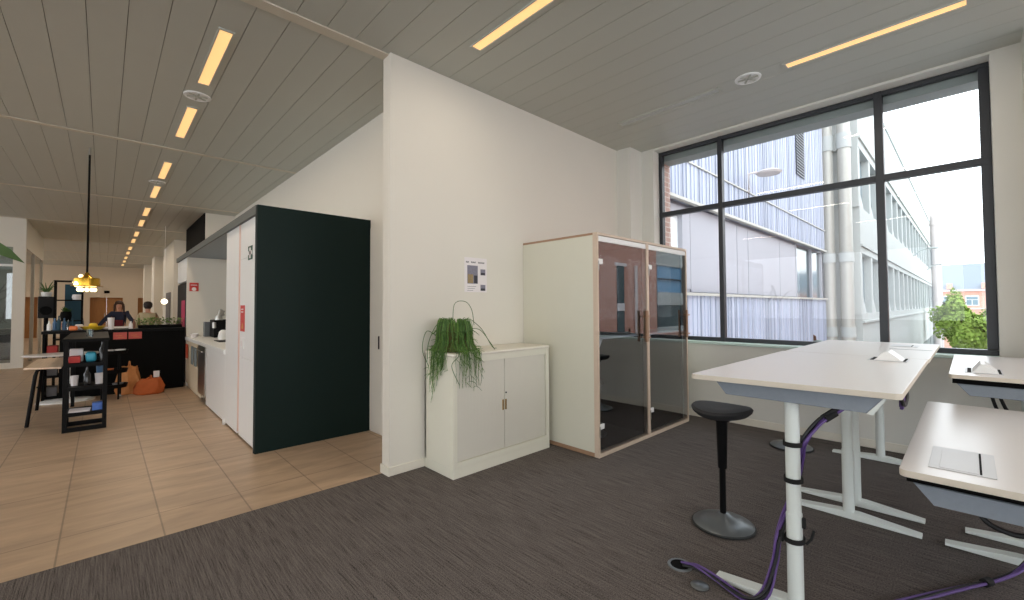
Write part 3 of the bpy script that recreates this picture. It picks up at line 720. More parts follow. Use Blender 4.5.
# base units
def base(nm, label, x0, x1, m='white', extra=None):
    t = thing(nm, label, 'cabinet', ((x0+x1)/2, 1.6, 0))
    b = MB(); b.box(x0, x1, KY+.03, 1.74, .0, .10); b.box(x0, x1, KY+.022, 1.74, .10, .865); b.build('body', m, t)
    b = MB(); b.box(x0+.003, x1-.003, KY, KY+.02, .085 if m == 'beigefront' else .02, .862, bev=.0015, seg=1); b.build('door', m, t)
    return t
base('base_cabinet', 'white base cabinet next to the tall cabinets under the kitchen worktop', -7.85, -6.472)
bb = base('base_cabinet', 'pale beige base cabinet with towels at the far end of the kitchen', -10.0, -8.52, 'beigefront')
dw = thing('dishwasher', 'stainless steel dishwasher between the white and beige kitchen cabinets', 'dishwasher', (-8.18, 1.5, 0))
b = box1(-8.515, -7.853, KY+.022, 1.74, .09, .862); b.box(-8.5,-7.87,KY+.06,1.7,0,.09); b.build('body', 'steel', dw)
b = MB(); b.box(-8.51, -7.858, KY-.015, KY+.02, .12, .862, bev=.006); b.build('door', 'steel', dw)
b = MB(); b.cyl((-8.46,KY-.045,.79), (-7.9,KY-.045,.79), .01); b.build('handle', 'steel', dw)
b = MB(); b.box(-10.02, -6.472, KY-.02, 1.76, .866, .926, bev=.006); o = b.build('worktop', 'white', loc=(-8.2,1.45,.9)); o['label'] = 'long white kitchen worktop in the niche'; o['category'] = 'worktop'
b = MB(); b.box(-10.02, -6.472, 1.765, 2.0, .93, 2.405); o = b.build('niche_panel', 'wall', loc=(-8,1.9,1)); o['label'] = 'light grey rear panel of the kitchen niche above the worktop'; o['category'] = 'panel'
b = MB(); b.box(-10.09, -10.022, KY, 2.0, 0, 2.405); o = b.build('niche_panel', 'wall', loc=(-10,1.8,0)); o['label'] = 'light panel closing the far side of the kitchen niche, carrying the red sign'; o['category'] = 'panel'
# niche sign
rs = thing('red_sign', 'red sign on the far side wall of the kitchen niche', 'sign', (-10.02, 1.24, 1.85))
b = box1(-10.018, -10.014, 1.165, 1.305, 1.77, 1.93); b.build('sign_plate', 'red', rs)
b = MB(); b.lathe([(0,0),(.035,0),(.035,.001),(0,.001)], (-10.0138,1.235,1.81), 16, (1,0,0)); b.box(-10.0138,-10.012,1.185,1.285,1.88,1.892); b.build('pictogram', 'paper', rs)
# coffee machine & kettle
cm = thing('coffee_machine', 'black and chrome coffee machine standing on the kitchen worktop', 'coffee machine', (-9.3, 1.5, .926))
b = MB(); b.box(-9.55, -9.15, 1.42, 1.70, .93, 1.24, bev=.012); b.build('body', 'black', cm)
b = MB(); b.box(-9.7, -9.56, 1.34, 1.46, .93, 1.2, bev=.01); b.build('water_tank', 'greymetal', cm)
b = MB(); b.cyl((-9.2,1.5,1.24), (-9.2,1.5,1.31), .06, .05); b.cyl((-9.15,1.5,1.31), (-9.1,1.52,1.42), .035, .03); b.lathe([(0,0),(.05,.02),(.03,.06),(.055,.1),(.0,.12)], (-9.22,1.55,1.30), 16); b.cyl((-9.12,1.42,1.1), (-9.12,1.42,1.2), .03); b.build('chrome_head', 'steel', cm)
b = MB(); b.lathe([(0,0),(.07,0),(.075,.05),(.06,.13),(.03,.16),(0,.165)], (-8.5,1.45,.926), 20); k = b.build('kettle', 'white', loc=(-8.5,1.45,.926)); k['label'] = 'rounded white kettle at the near end of the kitchen worktop'; k['category'] = 'kettle'
b = MB(); b.box(-8.35,-7.9,1.3,1.6,.927,.935,bev=.002); k = b.build('hob_plate', 'black', loc=(-8.1,1.45,.926)); k['label'] = 'dark tray lying on the kitchen worktop'; k['category'] = 'tray'
for x, y, s_, m_, lab in ((-9.85,1.25,.05,'white','small white cup at the far end of the kitchen worktop'), (-9.6,1.2,.06,'paper','white dish on the worktop before the niche wall')):
    b = MB(); b.lathe([(0,0),(s_*.7,0),(s_,.06),(s_*.9,.06),(s_*.6,.01),(0,.01)], (x,y,.926), 14); k = b.build('cup' if s_ < .055 else 'dish', m_, loc=(x,y,.926)); k['label'] = lab; k['category'] = 'cup' if s_ < .055 else 'dish'
# towels
for x, m_, lab in ((-9.75,'towelred','red towel hanging on the beige kitchen cabinet'), (-9.1,'towelgrey','grey towel hanging on the beige kitchen cabinet'), (-8.75,'towelgrey','grey towel hanging next to the dishwasher')):
    b = MB()
    n = 7
    pts = [(x-.10+.2*i/n, KY-.018+.008*math.sin(i*1.9)) for i in range(n+1)]
    b.prism(pts+[(p[0], p[1]-.008) for p in pts[::-1]], .55 if m_ == 'towelred' else .50, .80, 'z'); k = b.build('towel', m_, loc=(x,KY,.8)); k['label'] = lab; k['category'] = 'towel'
# fridge column beyond
fr = thing('refrigerator', 'tall black glass fronted fridge at the far end of the kitchen', 'fridge', (-10.7, 1.6, 0))
b = box1(-11.42, -10.1, KY+.03, 2.0, .02, 1.95); b.build('body', 'black', fr); b = box1(-11.40, -10.11, KY, KY+.028, .05, 1.93, bev=.004); d = b.build('door', 'fridge', fr)
b = box1(-10.75, -10.25, KY-.004, KY-.0005, 1.1, 1.6); b.build('label_panel', 'magenta', d)
t = thing('wall_cabinet', 'white wall cabinet above the black fridge', 'cabinet', (-10.75,1.6,1.96)); b = box1(-11.42, -10.1, KY+.02, 2.0, 1.96, 2.402); b.build('body', 'white', t); b = box1(-11.41,-10.105,KY,KY+.018,1.965,2.4); b.build('door','white',t)

# ------------------------------------------------------------------ bar
br = thing('bar_counter', 'long black bar counter with red posters crossing the end of the kitchen', 'bar', (-10.3, .1, 0))
b = MB(); b.box(-10.55, -10.0, -.50, 1.10, 0, 1.05); b.build('body', 'blackmatte', br)
b = MB(); b.box(-10.62, -9.97, -.70, 1.10, 1.05, 1.095, bev=.004); b.build('top', 'black', br)
b = MB()
for z in (.02,.35,.70): b.box(-10.5,-10.05,-.66,-.5,z,z+.03)
b.box(-10.5,-10.05,-.69,-.66,0,1.05); b.build('shelf_end', 'blackmatte', br)
for y0, y1, w_, lab in ((.13,.305,'left','left salmon poster on the front of the black bar'), (.325,.50,'right','right salmon poster on the front of the black bar')):
    p = thing('bar_poster', lab, 'poster', (-9.998, y0, .93)); b = box1(-9.999, -9.995, y0, y1, .925, 1.045); b.build('sheet', 'pink', p)
    b = MB(); b.box(-9.9945,-9.993,y0+.03,y0+.11,.985,.992); b.box(-9.9945,-9.993,y0+.06,y0+.14,.955,.962); b.build('text_line', 'peach', p)
# herb row on bar
hb = thing('herb_trough', 'row of leafy green plants in a trough on the right part of the bar', 'plants', (-10.3, .77, 1.095))
b = box1(-10.4, -10.15, .46, 1.08, 1.096, 1.15, bev=.004); b.build('trough', 'blackmatte', hb)
random.seed(5); b = MB()
for k in range(420):
    c = Vector((-10.27+random.uniform(-.14,.14), .44+random.random()*.64, 1.14+random.random()*.13)); a = random.random()*2*PI; e = random.uniform(-.3,.8); l = random.uniform(.03,.06)
    d = Vector((math.cos(a)*math.cos(e), math.sin(a)*math.cos(e), math.sin(e)))*l; s_ = d.cross(Vector((0,0,1))).normalized()*l*.35
    b.quad(c, c+d*.5+s_, c+d, c+d*.5-s_)
b.build('foliage', 'foliage', hb, smooth=False)
# things on bar
def bottle(x, y, z, h, r, m_, lab, grp=None, name='bottle', cat='bottle'):
    b = MB(); b.lathe([(0,0),(r,0),(r,h*.6),(r*.4,h*.78),(r*.35,h),(0,h)], (x,y,z), 14); o = b.build(name, m_, loc=(x,y,z)); o['label'] = lab; o['category'] = cat
    if grp: o['group'] = grp
    return o
def cup(x, y, z, h, r, m_, lab, name='cup', cat='cup', grp=None):
    b = MB(); b.lathe([(0,0),(r*.8,0),(r,h),(r*.9,h),(r*.72,.008),(0,.008)], (x,y,z), 16); o = b.build(name, m_, loc=(x,y,z)); o['label'] = lab; o['category'] = cat
    if grp: o['group'] = grp
    return o
bottle(-10.2,.36,1.096,.13,.03,'paper','white bottle on the bar before the green plants')
bottle(-10.2,.40,1.096,.17,.022,'brown','brown bottle on the bar next to the white bottle')
cup(-10.1,.10,1.096,.2,.045,'paper','tall white roll of paper on the bar left of the woman','paper_roll','roll')
b = MB(); b.lathe([(0,0),(.1,0),(.17,.06),(.16,.06),(.09,.01),(0,.01)], (-10.15,-.12,1.096), 20); o = b.build('bowl','yellow',loc=(-10.15,-.12,1.096)); o['label']='yellow bowl on the bar under the brass lamp'; o['category']='bowl'
b = MB(); b.box(-10.12,-9.99,-.40,-.30,1.096,1.17,bev=.02,seg=3); o = b.build('snack_bag','orangeplastic',loc=(-10.1,-.34,1.096)); o['label']='orange bag on the left part of the bar'; o['category']='bag'
b = MB(); b.box(-10.3,-10.2,-.34,-.24,1.096,1.19,bev=.02,seg=3); o = b.build('snack_bag','paper',loc=(-10.2,-.45,1.096)); o['label']='white bag on the bar behind the orange bag'; o['category']='bag'
b = MB(); b.lathe([(0,0),(.05,.0),(.06,.04),(.04,.075),(0,.08)], (-10.2,-.12,1.13), 14); o = b.build('lemon','yellow',loc=(-10.2,-.28,1.16)); o['label']='yellow lemon piled in the bowl on the bar'; o['category']='fruit'
for k, (y, h, m_) in enumerate(((-.64,.16,'white'),(-.58,.2,'bluebottle'),(-.53,.24,'teal'),(-.47,.2,'bluebottle'),(-.42,.16,'clearglass'),(-.37,.19,'teal'))):
    bottle(-10.35-.05*(k%2), y, 1.096, h, .026, m_, ['short white bottle at the left end of the bar top','blue bottle second from the left end of the bar','tall teal bottle near the left end of the bar','blue bottle between two teal bottles on the bar','clear bottle on the left part of the bar top','teal bottle nearest the bags on the bar top'][k], 'bottles on the left end of the bar')
b = MB(); b.box(-10.3,-10.1,-.645,-.52,.731,.86,bev=.01); o = b.build('red_box','red',loc=(-10.2,-.58,.73)); o['label']='red box on the upper shelf at the left end of the bar'; o['category']='box'
for k,z in enumerate((.381,.051)):
    b = MB(); b.box(-10.3,-10.12,-.64,-.52,z,z+.15,bev=.01); o = b.build('storage_box','greycloth',loc=(-10.2,-.58,z)); o['label']=['grey box on the middle shelf at the left end of the bar','grey box on the bottom shelf at the left end of the bar'][k]; o['category']='box'

# open black shelf table in front of bar
sh = thing('shelf_table', 'tall black open shelf table with bottles and cups on its shelves', 'shelf', (-8.2, -.14, 0))
sx0, sx1, sy0, sy1, sz = -9.2, -7.27, -.33, .05, 1.06
b = box1(sx0, sx1+.01, sy0-.01, sy1+.01, sz, sz+.035, bev=.003); b.m = 0; b.build('top', 'black', sh)
for x in (sx1-.04, sx1-.42, sx0):
    for y in (sy0, sy1-.04):
        b = box1(x, x+.04, y, y+.04, 0, sz, bev=.003); b.build('leg', 'black', sh)
for z in (.03, .20, .50, .78):
    b = MB(); 
    if z == .03:
        b.box(sx1-.03, sx1, sy0+.04, sy1-.04, .0, .05); b.box(sx1-.42, sx1-.39, sy0+.04, sy1-.04, .0, .05); b.box(sx1-.4,sx1-.03,sy0,sy0+.03,0,.05); b.box(sx1-.4,sx1-.03,sy1-.03,sy1,0,.05)
    else:
        b.box(sx1-.42, sx1-.002, sy0+.008, sy1-.008, z, z+.022)
        b.box(sx1-.03, sx1, sy0+.04, sy1-.04, z-.02, z+.0215)
    b.build('shelf', 'black', sh)
cup(-7.45,-.24,.522,.12,.038,'paper','white cup with a red mark on the middle shelf of the shelf table')
bottle(-7.42,-.13,.522,.22,.034,'darkglass','dark bottle on the middle shelf of the shelf table')
cup(-7.45,-.02,.522,.13,.045,'paper','white cup at the right of the middle shelf','cup','cup')
bottle(-7.40,.0,.802,.24,.03,'darkglass','dark bottle on the upper shelf of the shelf table')
b = MB(); b.box(-7.5,-7.34,-.29,-.19,.802,.88,bev=.01); o = b.build('snack_box','red',loc=(-7.4,-.24,.8)); o['label']='red box on the upper shelf of the shelf table'; o['category']='box'
b = MB(); b.box(-7.62,-7.52,-.29,-.17,.802,.96,bev=.01); o = b.build('snack_box','paper',loc=(-7.57,-.24,.8)); o['label']='white box standing behind the red box on the upper shelf'; o['category']='box'
b = MB(); b.box(-7.55,-7.38,-.15,-.05,.802,.92,bev=.03,seg=3); o = b.build('cyan_pack','cyan',loc=(-7.45,-.1,.8)); o['label']='cyan pack in the middle of the upper shelf'; o['category']='pack'
cup(-7.5,.01-.03,.65+.003,.11,.036,'bluebottle','pale blue cup stacked on the white cup of the middle shelf','cup','cup')
b = MB(); b.box(-7.42,-7.3,-.08,.03,.222,.31,bev=.004); o = b.build('carton','blue',loc=(-7.35,0,.22)); o['label']='blue patterned carton on the bottom shelf of the shelf table'; o['category']='carton'
b = MB(); b.prism([(-7.55,-.28),(-7.3,-.28),(-7.28,-.1),(-7.5,-.09)], .2235, .235,'z'); o = b.build('magazine','paper',loc=(-7.4,-.2,.222)); o['label']='pale magazine lying on the bottom shelf of the shelf table'; o['category']='magazine'
b = MB(); b.lathe([(0,0),(.032,0),(.036,.09),(.033,.09),(.029,.008),(0,.008)], (-7.75,-.12,sz+.036), 18); o = b.build('drinking_glass','clearglass',loc=(-7.75,-.12,sz+.036)); o['label']='clear drinking glass on top of the shelf table'; o['category']='glass'

# wooden table with bent black legs
wt = thing('side_table', 'wooden topped table with slanted black tube legs left of the shelf table', 'table', (-8.5,-.4,0))
b = MB(); b.prism([(-7.75,-.68),(-7.62,-.36),(-9.1,-.36),(-9.05,-.66)], .722, .745,'z', bev=.004); b.build('tabletop','wood',wt)
b = MB(); b.tube([(-7.96,-.66,0),(-7.98,-.60,.62),(-7.99,-.585,.68),(-7.99,-.54,.705),(-7.99,-.37,.71)], .019, 10); b.build('leg','black',wt)
b = MB(); b.tube([(-9.2,-.67,0),(-8.95,-.61,.62),(-8.93,-.6,.68),(-8.93,-.55,.705),(-8.93,-.37,.71)], .019, 10); b.build('leg','black',wt)
b = MB(); b.tube([(-7.99,-.56,.703),(-8.5,-.56,.703),(-8.93,-.56,.703)], .014, 8); b.build('rail','black',wt)
pt = thing('pedestal_table', 'pale oval table on a white column behind the wooden table', 'table', (-9.7,-.4,0))
b = MB(); b.lathe([(0,0),(.42,0),(.43,.012),(.42,.024),(0,.024)], (-9.68,-.45,.735), 36, sx=.7); b.build('tabletop','tabletop',pt)
b = MB(); b.box(-9.80,-9.72,-.42,-.36,.03,.735,bev=.006); b.build('column','white',pt)
b = MB(); b.lathe([(0,0),(.33,0),(.33,.02),(.28,.035),(0,.04)], (-9.75,-.40,0), 36, sx=.6); b.build('base','white',pt)

# trolley and bags
tr = thing('bar_trolley', 'black trolley with shelves of crockery parked in front of the bar', 'trolley', (-9.5,.2,0))
for z in (.18,.42,.72): 
    b = MB(); b.lathe([(0,0),(.16,0),(.175,.06),(.168,.06),(.155,.022),(0,.022)], (-9.5,.14,z), 24); b.build('shelf','black',tr)
for a in range(3):
    x, y = -9.5+.14*math.cos(a*2.1+.4), .14+.14*math.sin(a*2.1+.4)
    b = MB(); b.cyl((x,y,.05),(x,y,.74),.012); l = b.build('leg','black',tr)
    b = MB(); b.lathe([(0,-.012),(.025,-.012),(.025,.012),(0,.012)],(x,y,.026),14,(0,1,0)); b.build('castor','steel' if a==1 else 'black',l)
for k,(x,y,z,r,m_) in enumerate(((-9.44,.08,.743,.06,'paper'),(-9.46,.21,.743,.07,'white'),(-9.45,.08,.443,.06,'orangeplastic'),(-9.47,.19,.203,.07,'greycloth'))):
    cup(x,y,z,.05,r,m_,['white bowl on the top shelf of the trolley','white plate stack on the right of the trolley top','orange bowl on the middle shelf of the trolley','grey bowl on the lowest shelf of the trolley'][k],'bowl','bowl','bowls on the trolley')
def bag(name, lab, c, sx, sy, h, m_, seed, lean=0):
    random.seed(seed); t = thing(name, lab, 'bag', c)
    b = MB(); prof = [(0,0),(.85,0),(1.02,.15),(1.0,.45),(.86,.75),(.7,.93),(.66,1.0),(.5,.97),(0,.9)]
    vs = b.lathe([(r,z*h) for r,z in prof], c, 22, sx=sx, sy=sy)
    for v in vs:
        k = (v.co.z-c[2])/h; v.co += Vector((random.uniform(-.02,.02),random.uniform(-.02,.02),random.uniform(-.015,.015) if k > .1 else 0)); v.co.x += lean*k
        v.co.z = max(v.co.z, c[2]+.001)
    b.build('body', m_, t)
    b = MB(); b.tube(bez((c[0]-.05,c[1],c[2]+h*.9),(c[0]-.05,c[1],c[2]+h*1.3),(c[0]+.06,c[1]+.02,c[2]+h*1.3),(c[0]+.06,c[1]+.02,c[2]+h*.9),8), .008, 6); b.build('handle', m_, t)
    return t
bag('carrier_bag', 'low crumpled orange carrier bag on the floor in front of the bar', (-9.62,.60,0), .13, .20, .26, 'orange', 4)
bag('carrier_bag', 'upright tan paper bag between the trolley and the orange bag', (-9.87,.33,0), .1, .16, .46, 'peach', 9)
b = MB(); b.box(-9.62,-9.59,.64,.72,.272,.38,bev=.005); o=b.build('white_tag','paper',loc=(-9.7,.66,.28)); o['label']='white card sticking up from the orange carrier bag'; o['category']='card'

# rack with items and speaker behind
rk = thing('display_rack', 'tall slim black metal rack against the far side behind the bar', 'rack', (-11.5,-.5,0))
for x in (-11.65,-11.32):
    for y in (-.65,-.30): 
        b = box1(x,x+.022,y,y+.022,0,1.97); b.build('post','blackmatte',rk)
for z in (.5,.88,1.22,1.60,1.95):
    b = box1(-11.65,-11.3,-.65,-.28,z,z+.018); b.build('shelf','blackmatte',rk)
b = box1(-12.2,-12.15,-.55,-.31,.9,1.93); o=b.build('teal_board','teal',loc=(-12.2,-.3,.9)); o['label']='teal board standing behind the black rack'; o['category']='board'
b = box1(-12.3,-12.05,-.55,-.31,0,.9); o=b.build('low_cabinet','blackmatte',loc=(-12.2,-.3,0)); o['label']='low black cabinet under the teal board'; o['category']='cabinet'
def pot(x,y,z,r,h,m_,lab,leaf=None):
    t = thing('potted_plant' if leaf else 'vase', lab, 'plant' if leaf else 'vase', (x,y,z))
    b = MB(); b.lathe([(0,0),(r*.8,0),(r,h*.5),(r*.85,h),(r*.7,h),(0,h*.9)], (x,y,z), 18); b.build('pot', m_, t)
    if leaf:
        random.seed(int(z*100)); b = MB()
        for k in range(60):
            a = random.random()*2*PI; l = random.uniform(.05,.13); c = Vector((x,y,z+h*.9)); e = random.uniform(.2,1.3)
            d = Vector((math.cos(a)*math.cos(e),math.sin(a)*math.cos(e),math.sin(e)))*l; s_ = d.cross(Vector((0,0,1))).normalized()*l*.2
            b.quad(c, c+d*.5+s_, c+d, c+d*.5-s_)
        b.build('foliage', leaf, t, smooth=False)
    return t
pot(-11.48,-.36,1.618,.07,.1,'paper','round white vase on the top shelf of the black rack')
pot(-11.48,-.50,1.238,.08,.16,'blackmatte','dark plant pot on the middle shelf of the black rack','foliage2')
pot(-11.48,-.42,.898,.12,.16,'brown','reddish brown pot on the lower shelf of the black rack','foliage')
sp = thing('loudspeaker','large black loudspeaker on a stand at the left behind the bar','speaker',(-11.79,-.77,0))
b = box1(-11.9,-11.68,-.87,-.67,1.28,1.68,bev=.01); b.build('cabinet','speaker',sp); b=MB(); b.lathe([(0,0),(.08,0),(.07,.012),(0,.006)],(-11.677,-.77,1.42),24,(1,0,0)); b.build('cone','blackmatte',sp); b=MB(); b.cyl((-11.79,-.77,0),(-11.79,-.77,1.28),.03); b.lathe([(.1,0),(.1,.02),(0,.03)],(-11.79,-.77,0),20); b.build('stand','blackmatte',sp)
pp = thing('potted_plant','spiky green plant standing on the black loudspeaker','plant',(-11.79,-.77,1.68))
b = MB(); b.lathe([(0,0),(.06,0),(.08,.08),(0,.075)],(-11.79,-.77,1.682),14); b.build('pot','white',pp)
random.seed(2); b=MB()
for k in range(16):
    a=random.random()*2*PI; c=Vector((-11.79,-.77,1.74)); l=random.uniform(.1,.28); e=random.uniform(.3,1.2); d=Vector((math.cos(a)*math.cos(e),math.sin(a)*math.cos(e),math.sin(e)))*l
    b.tube([c,c+d*.6+Vector((0,0,.02)),c+d],.012,4,.2)
b.build('foliage','foliage2',pp)

# pendant lamp with brass shade
pd = thing('pendant_lamp','brass pendant lamp with glowing bulbs hanging over the shelf table','lamp',(-8.4,-.17,1.66))
px, py = -8.4, -.17
b = MB(); b.cyl((px,py,1.93),(px,py,3.60),.012,n=8); b.build('cord','blackmatte',pd)
b = MB(); b.cyl((px,py,3.60),(px,py,3.695),.014,.014,n=12); b.build('ceiling_mount','steel',pd)
b = MB(); b.lathe([(.06,1.88),(.135,1.875),(.138,1.86),(.138,1.765),(.132,1.76),(.132,1.865),(.06,1.872),(.06,1.88)],(px,py,0),32)
b.lathe([(.162,1.77),(.165,1.76),(.09,1.752),(.09,1.762),(.162,1.77)],(px,py,0),32); b.lathe([(.02,1.95),(.035,1.91),(.07,1.88),(0,1.875)],(px,py,0),20); b.build('lamp_shade','brass',pd)
b = MB()
for k in range(10):
    a = 2*PI*k/10; b.lathe([(0,0),(.018,.01),(.024,.03),(.016,.05),(0,.055)],(px+.085*math.cos(a),py+.085*math.sin(a),1.685),10)
b.lathe([(0,0),(.04,.02),(.05,.05),(.03,.09),(0,.1)],(px-.03,py-.095,1.765),14)
b.lathe([(0,0),(.02,.01),(.028,.03),(.016,.05),(0,.055)],(px,py-.06,1.87),10)
b.lathe([(0,0),(.035,.015),(.045,.045),(.035,.08),(0,.09)],(px+.07,py-.085,1.74),14)
b.build('bulb','bulb',pd)
gl = thing('globe_lamp','small glowing globe lamp hanging in front of the white pillar behind the bar','lamp',(-15,1.2,1.6))
b = MB(); b.lathe([(0,0),(.05,.02),(.075,.075),(.05,.13),(0,.15)],(-15,1.2,1.56),16); b.build('globe','bulbw',gl); b=MB(); b.cyl((-15,1.2,1.7),(-15,1.2,3.69),.004,n=6); b.build('cord','white',gl)
b = box1(-19.9,-18.6,1.635,1.655,.9,2.0); o=b.build('framed_board','greycloth',loc=(-19,1.64,.9)); o['label']='grey board leaning on the white pillar beyond the bar'; o['category']='board'
b = MB(); b.box(-31.99,-31.96,.02,.24,2.28,2.42); o=b.build('exit_sign','blackmatte',loc=(-31.97,.1,2.3)); o['label']='small dark sign above the far wooden doors'; o['category']='sign'

# ------------------------------------------------------------------ people behind the bar
def skin_mesh(name, joints, edges, mat_, parent, root=0, sub=1):
    off = OFF[parent.name] if parent else Vector((0,0,0))
    me = bpy.data.meshes.new(name); me.from_pydata([tuple(Vector(j[0])-off) for j in joints], edges, [])
    o = bpy.data.objects.new(name, me); COL.objects.link(o)
    if parent: o.parent = parent
    OFF[o.name] = off
    md = o.modifiers.new('skin', 'SKIN'); md.use_smooth_shade = True
    for i, j in enumerate(joints):
        v = me.skin_vertices[0].data[i]; r = j[1]; v.radius = r if isinstance(r, tuple) else (r, r)
    me.skin_vertices[0].data[root].use_root = True
    s = o.modifiers.new('sub', 'SUBSURF'); s.levels = sub; s.render_levels = sub
    me.materials.append(M[mat_]); return o
def person(label, loc, yaw, top, hair, hairm, lean=0, arms=None, h=1.65, trousers='jeans', apron=None, long_hair=False):
    """local frame: +x is the way the person faces"""
    t = thing('person', label, 'person', loc)
    R = Matrix.Rotation(yaw, 3, 'Z'); L = Matrix.Rotation(lean, 3, 'Y'); s = h/1.7
    hip = Vector((0,0,.92))
    def W(p, up=True):
        p = Vector(p)
        if up: p = L @ (p-hip)+hip
        return R @ (p*s)+Vector(loc)
    J = []; E = []
    def add(p, r, par=None, up=True):
        J.append((W(p, up), (r*s, r*s) if not isinstance(r, tuple) else (r[0]*s, r[1]*s))); i = len(J)-1
        if par is not None: E.append((par, i))
        return i
    pel = add((0,0,.93), .13); wai = add((0,0,1.08), .115, pel); ch = add((0,0,1.28), .135, wai); nb = add((0,0,1.42), .07, ch)
    nk = add((.01,0,1.48), .048, nb); hd = add((.02,0,1.56), .075, nk); ht = add((.015,0,1.66), .07, hd)
    hands = []
    for sd in (1, -1):
        a = arms[0 if sd == 1 else 1]
        shd = add((0,sd*.15,1.38), .055, ch); el = add((a[0][0], sd*a[0][1], a[0][2]), .038, shd); wr = add((a[1][0], sd*a[1][1], a[1][2]), .025, el)
        d = (Vector(a[1])-Vector(a[0])).normalized()
        wv = Vector((a[1][0], sd*a[1][1], a[1][2])); dv = Vector((d.x, d.y*sd, d.z))
        sv = dv.cross(Vector((0,0,1))); sv = (sv.normalized() if sv.length > .1 else Vector((0,1,0)))
        pm = add(wv+dv*.06, (.034,.018), wr)
        for f in range(4):
            o = (f-1.5)*.019; ln = (.06,.075,.07,.055)[f]
            k0 = add(wv+dv*.095+sv*o, .0095, pm); k1 = add(wv+dv*(.095+ln*.6)+sv*o*1.1+Vector((0,0,-.006)), .0085, k0); add(wv+dv*(.095+ln)+sv*o*1.1+Vector((0,0,-.02)), .007, k1)
        k0 = add(wv+dv*.04-sv*.034*sd, .011, pm); add(wv+dv*.075-sv*.055*sd, .009, k0)
    for sd in (1, -1):
        hp = add((0,sd*.09,.88), .085, pel, False); kn = add((.02,sd*.10,.49), .058, hp, False); an = add((-.01,sd*.10,.09), .038, kn, False); add((.13,sd*.11,.035), (.035,.03), an, False)
    skin_mesh('body', J, E, 'skin', t)
    # top garment
    J2 = []; E2 = []
    def a2(p, r, par=None, up=True):
        J2.append((W(p, up), (r*s, r*s))); i = len(J2)-1
        if par is not None: E2.append((par, i))
        return i
    p0 = a2((0,0,.90), .15); p1 = a2((0,0,1.08), .135, p0); p2 = a2((0,0,1.28), .155, p1); p3 = a2((0,0,1.40), .09, p2)
    for sd in (1, -1):
        a = arms[0 if sd == 1 else 1]
        q = a2((0,sd*.155,1.375), .07, p2); q = a2((a[0][0], sd*a[0][1], a[0][2]), .052, q); e0 = Vector(a[0]).lerp(Vector(a[1]), .85); a2((e0.x, sd*e0.y, e0.z), .04, q)
    skin_mesh('jacket', J2, E2, top, t)
    J3 = []; E3 = []
    for i, (p, r) in enumerate([((0,0,.92), .145), ((0,.09,.85), .1), ((.02,.10,.49), .072), ((-.01,.10,.1), .055), ((0,-.09,.85), .1), ((.02,-.10,.49), .072), ((-.01,-.10,.1), .055)]): J3.append((W(p, False), (r*s, r*s)))
    skin_mesh('trousers', J3, [(0,1),(1,2),(2,3),(0,4),(4,5),(5,6)], trousers, t)
    if apron:
        b = MB(); vs = b.box(.11,.17,-.09,.09,.95,1.22,bev=.02)
        for v in b.bm.verts: v.co = W(v.co)
        b.build('apron', apron, t)
    # hair
    b = MB(); c = Vector((-.012,0,1.625))
    vs = b.lathe([(0,-.10),(.06,-.09),(.088,-.04),(.095,.02),(.085,.07),(.05,.10),(0,.108)], (0,0,0), 18)
    for v in vs:
        p = v.co.copy()
        if p.x > .03 and p.z < .045: p.x = .03+(p.x-.03)*.1
        v.co = W(c+p)
    b.build('hair', hairm, t)
    if long_hair:
        for sd in (1, -1):
            b = MB(); b.tube([W((-.01,sd*.075,1.64)), W((.0,sd*.092,1.56)), W((.02,sd*.10,1.46)), W((.05,sd*.10,1.36))], .034*s, 8, .5); b.build('hair', hairm, t)
    elif hair == 'bun':
        b = MB(); vs = b.lathe([(0,-.03),(.035,-.015),(.04,.01),(.02,.035),(0,.04)], W((-.10,0,1.68)), 12); b.build('bun', hairm, t)
    # face
    b = MB()
    for sd in (1, -1): b.lathe([(0,-.009),(.009,0),(0,.009)], W((.088,sd*.03,1.615)), 8)
    b.build('eye', 'eye', t)
    b = MB(); b.lathe([(0,.03),(.010,.0),(.014,-.012),(0,-.018)], W((.096,0,1.592)), 8); b.build('nose', 'skin', t)
    b = MB(); q = [W((.085,-.02,1.555)), W((.092,0,1.553)), W((.085,.02,1.555))]; b.tube(q, .005, 6); b.build('mouth', 'burgundy', t)
    b = MB()
    for sd in (1, -1): b.lathe([(0,-.02),(.012,-.008),(.014,.008),(0,.022)], W((.01,sd*.083,1.60)), 8)
    b.build('ear', 'skin', t)
    return t
rc = thing('rear_counter', 'low counter behind the bar on which the dark haired person leans', 'counter', (-15.5,.2,0))
b = box1(-15.8,-15.2,-.35,.7,.93,.97,bev=.004); b.build('top','paper',rc); b = box1(-15.75,-15.25,-.3,.65,0,.93); b.build('body','white',rc)
# woman leaning on the counter, facing the camera
person('person with long dark hair in dark jacket leaning forward behind the bar', (-16.1,.335,0), math.radians(-6), 'navy', 'long', 'hairbrown', lean=math.radians(17),
       arms=[((.14,.30,1.14),(.43,.24,.985)), ((.10,.34,1.16),(.34,.46,1.0))], h=1.66, apron='burgundy', long_hair=True)
person('person in grey top seen from the side behind the black rack and brass lamp', (-15.7,-.47,0), math.radians(-80), 'greycloth', 'short', 'hairbrown', lean=math.radians(6),
       arms=[((.08,.20,1.12),(.28,.16,1.02)), ((.06,.20,1.12),(.26,.14,1.05))], h=1.76)
person('person with dark tied hair in a pale top with back turned, behind the green plants', (-14.1,.80,0), math.radians(165), 'cream', 'bun', 'hairdark', lean=math.radians(5),
       arms=[((.04,.25,1.12),(.22,.2,.98)), ((.04,.25,1.12),(.22,.2,.98))], h=1.60)

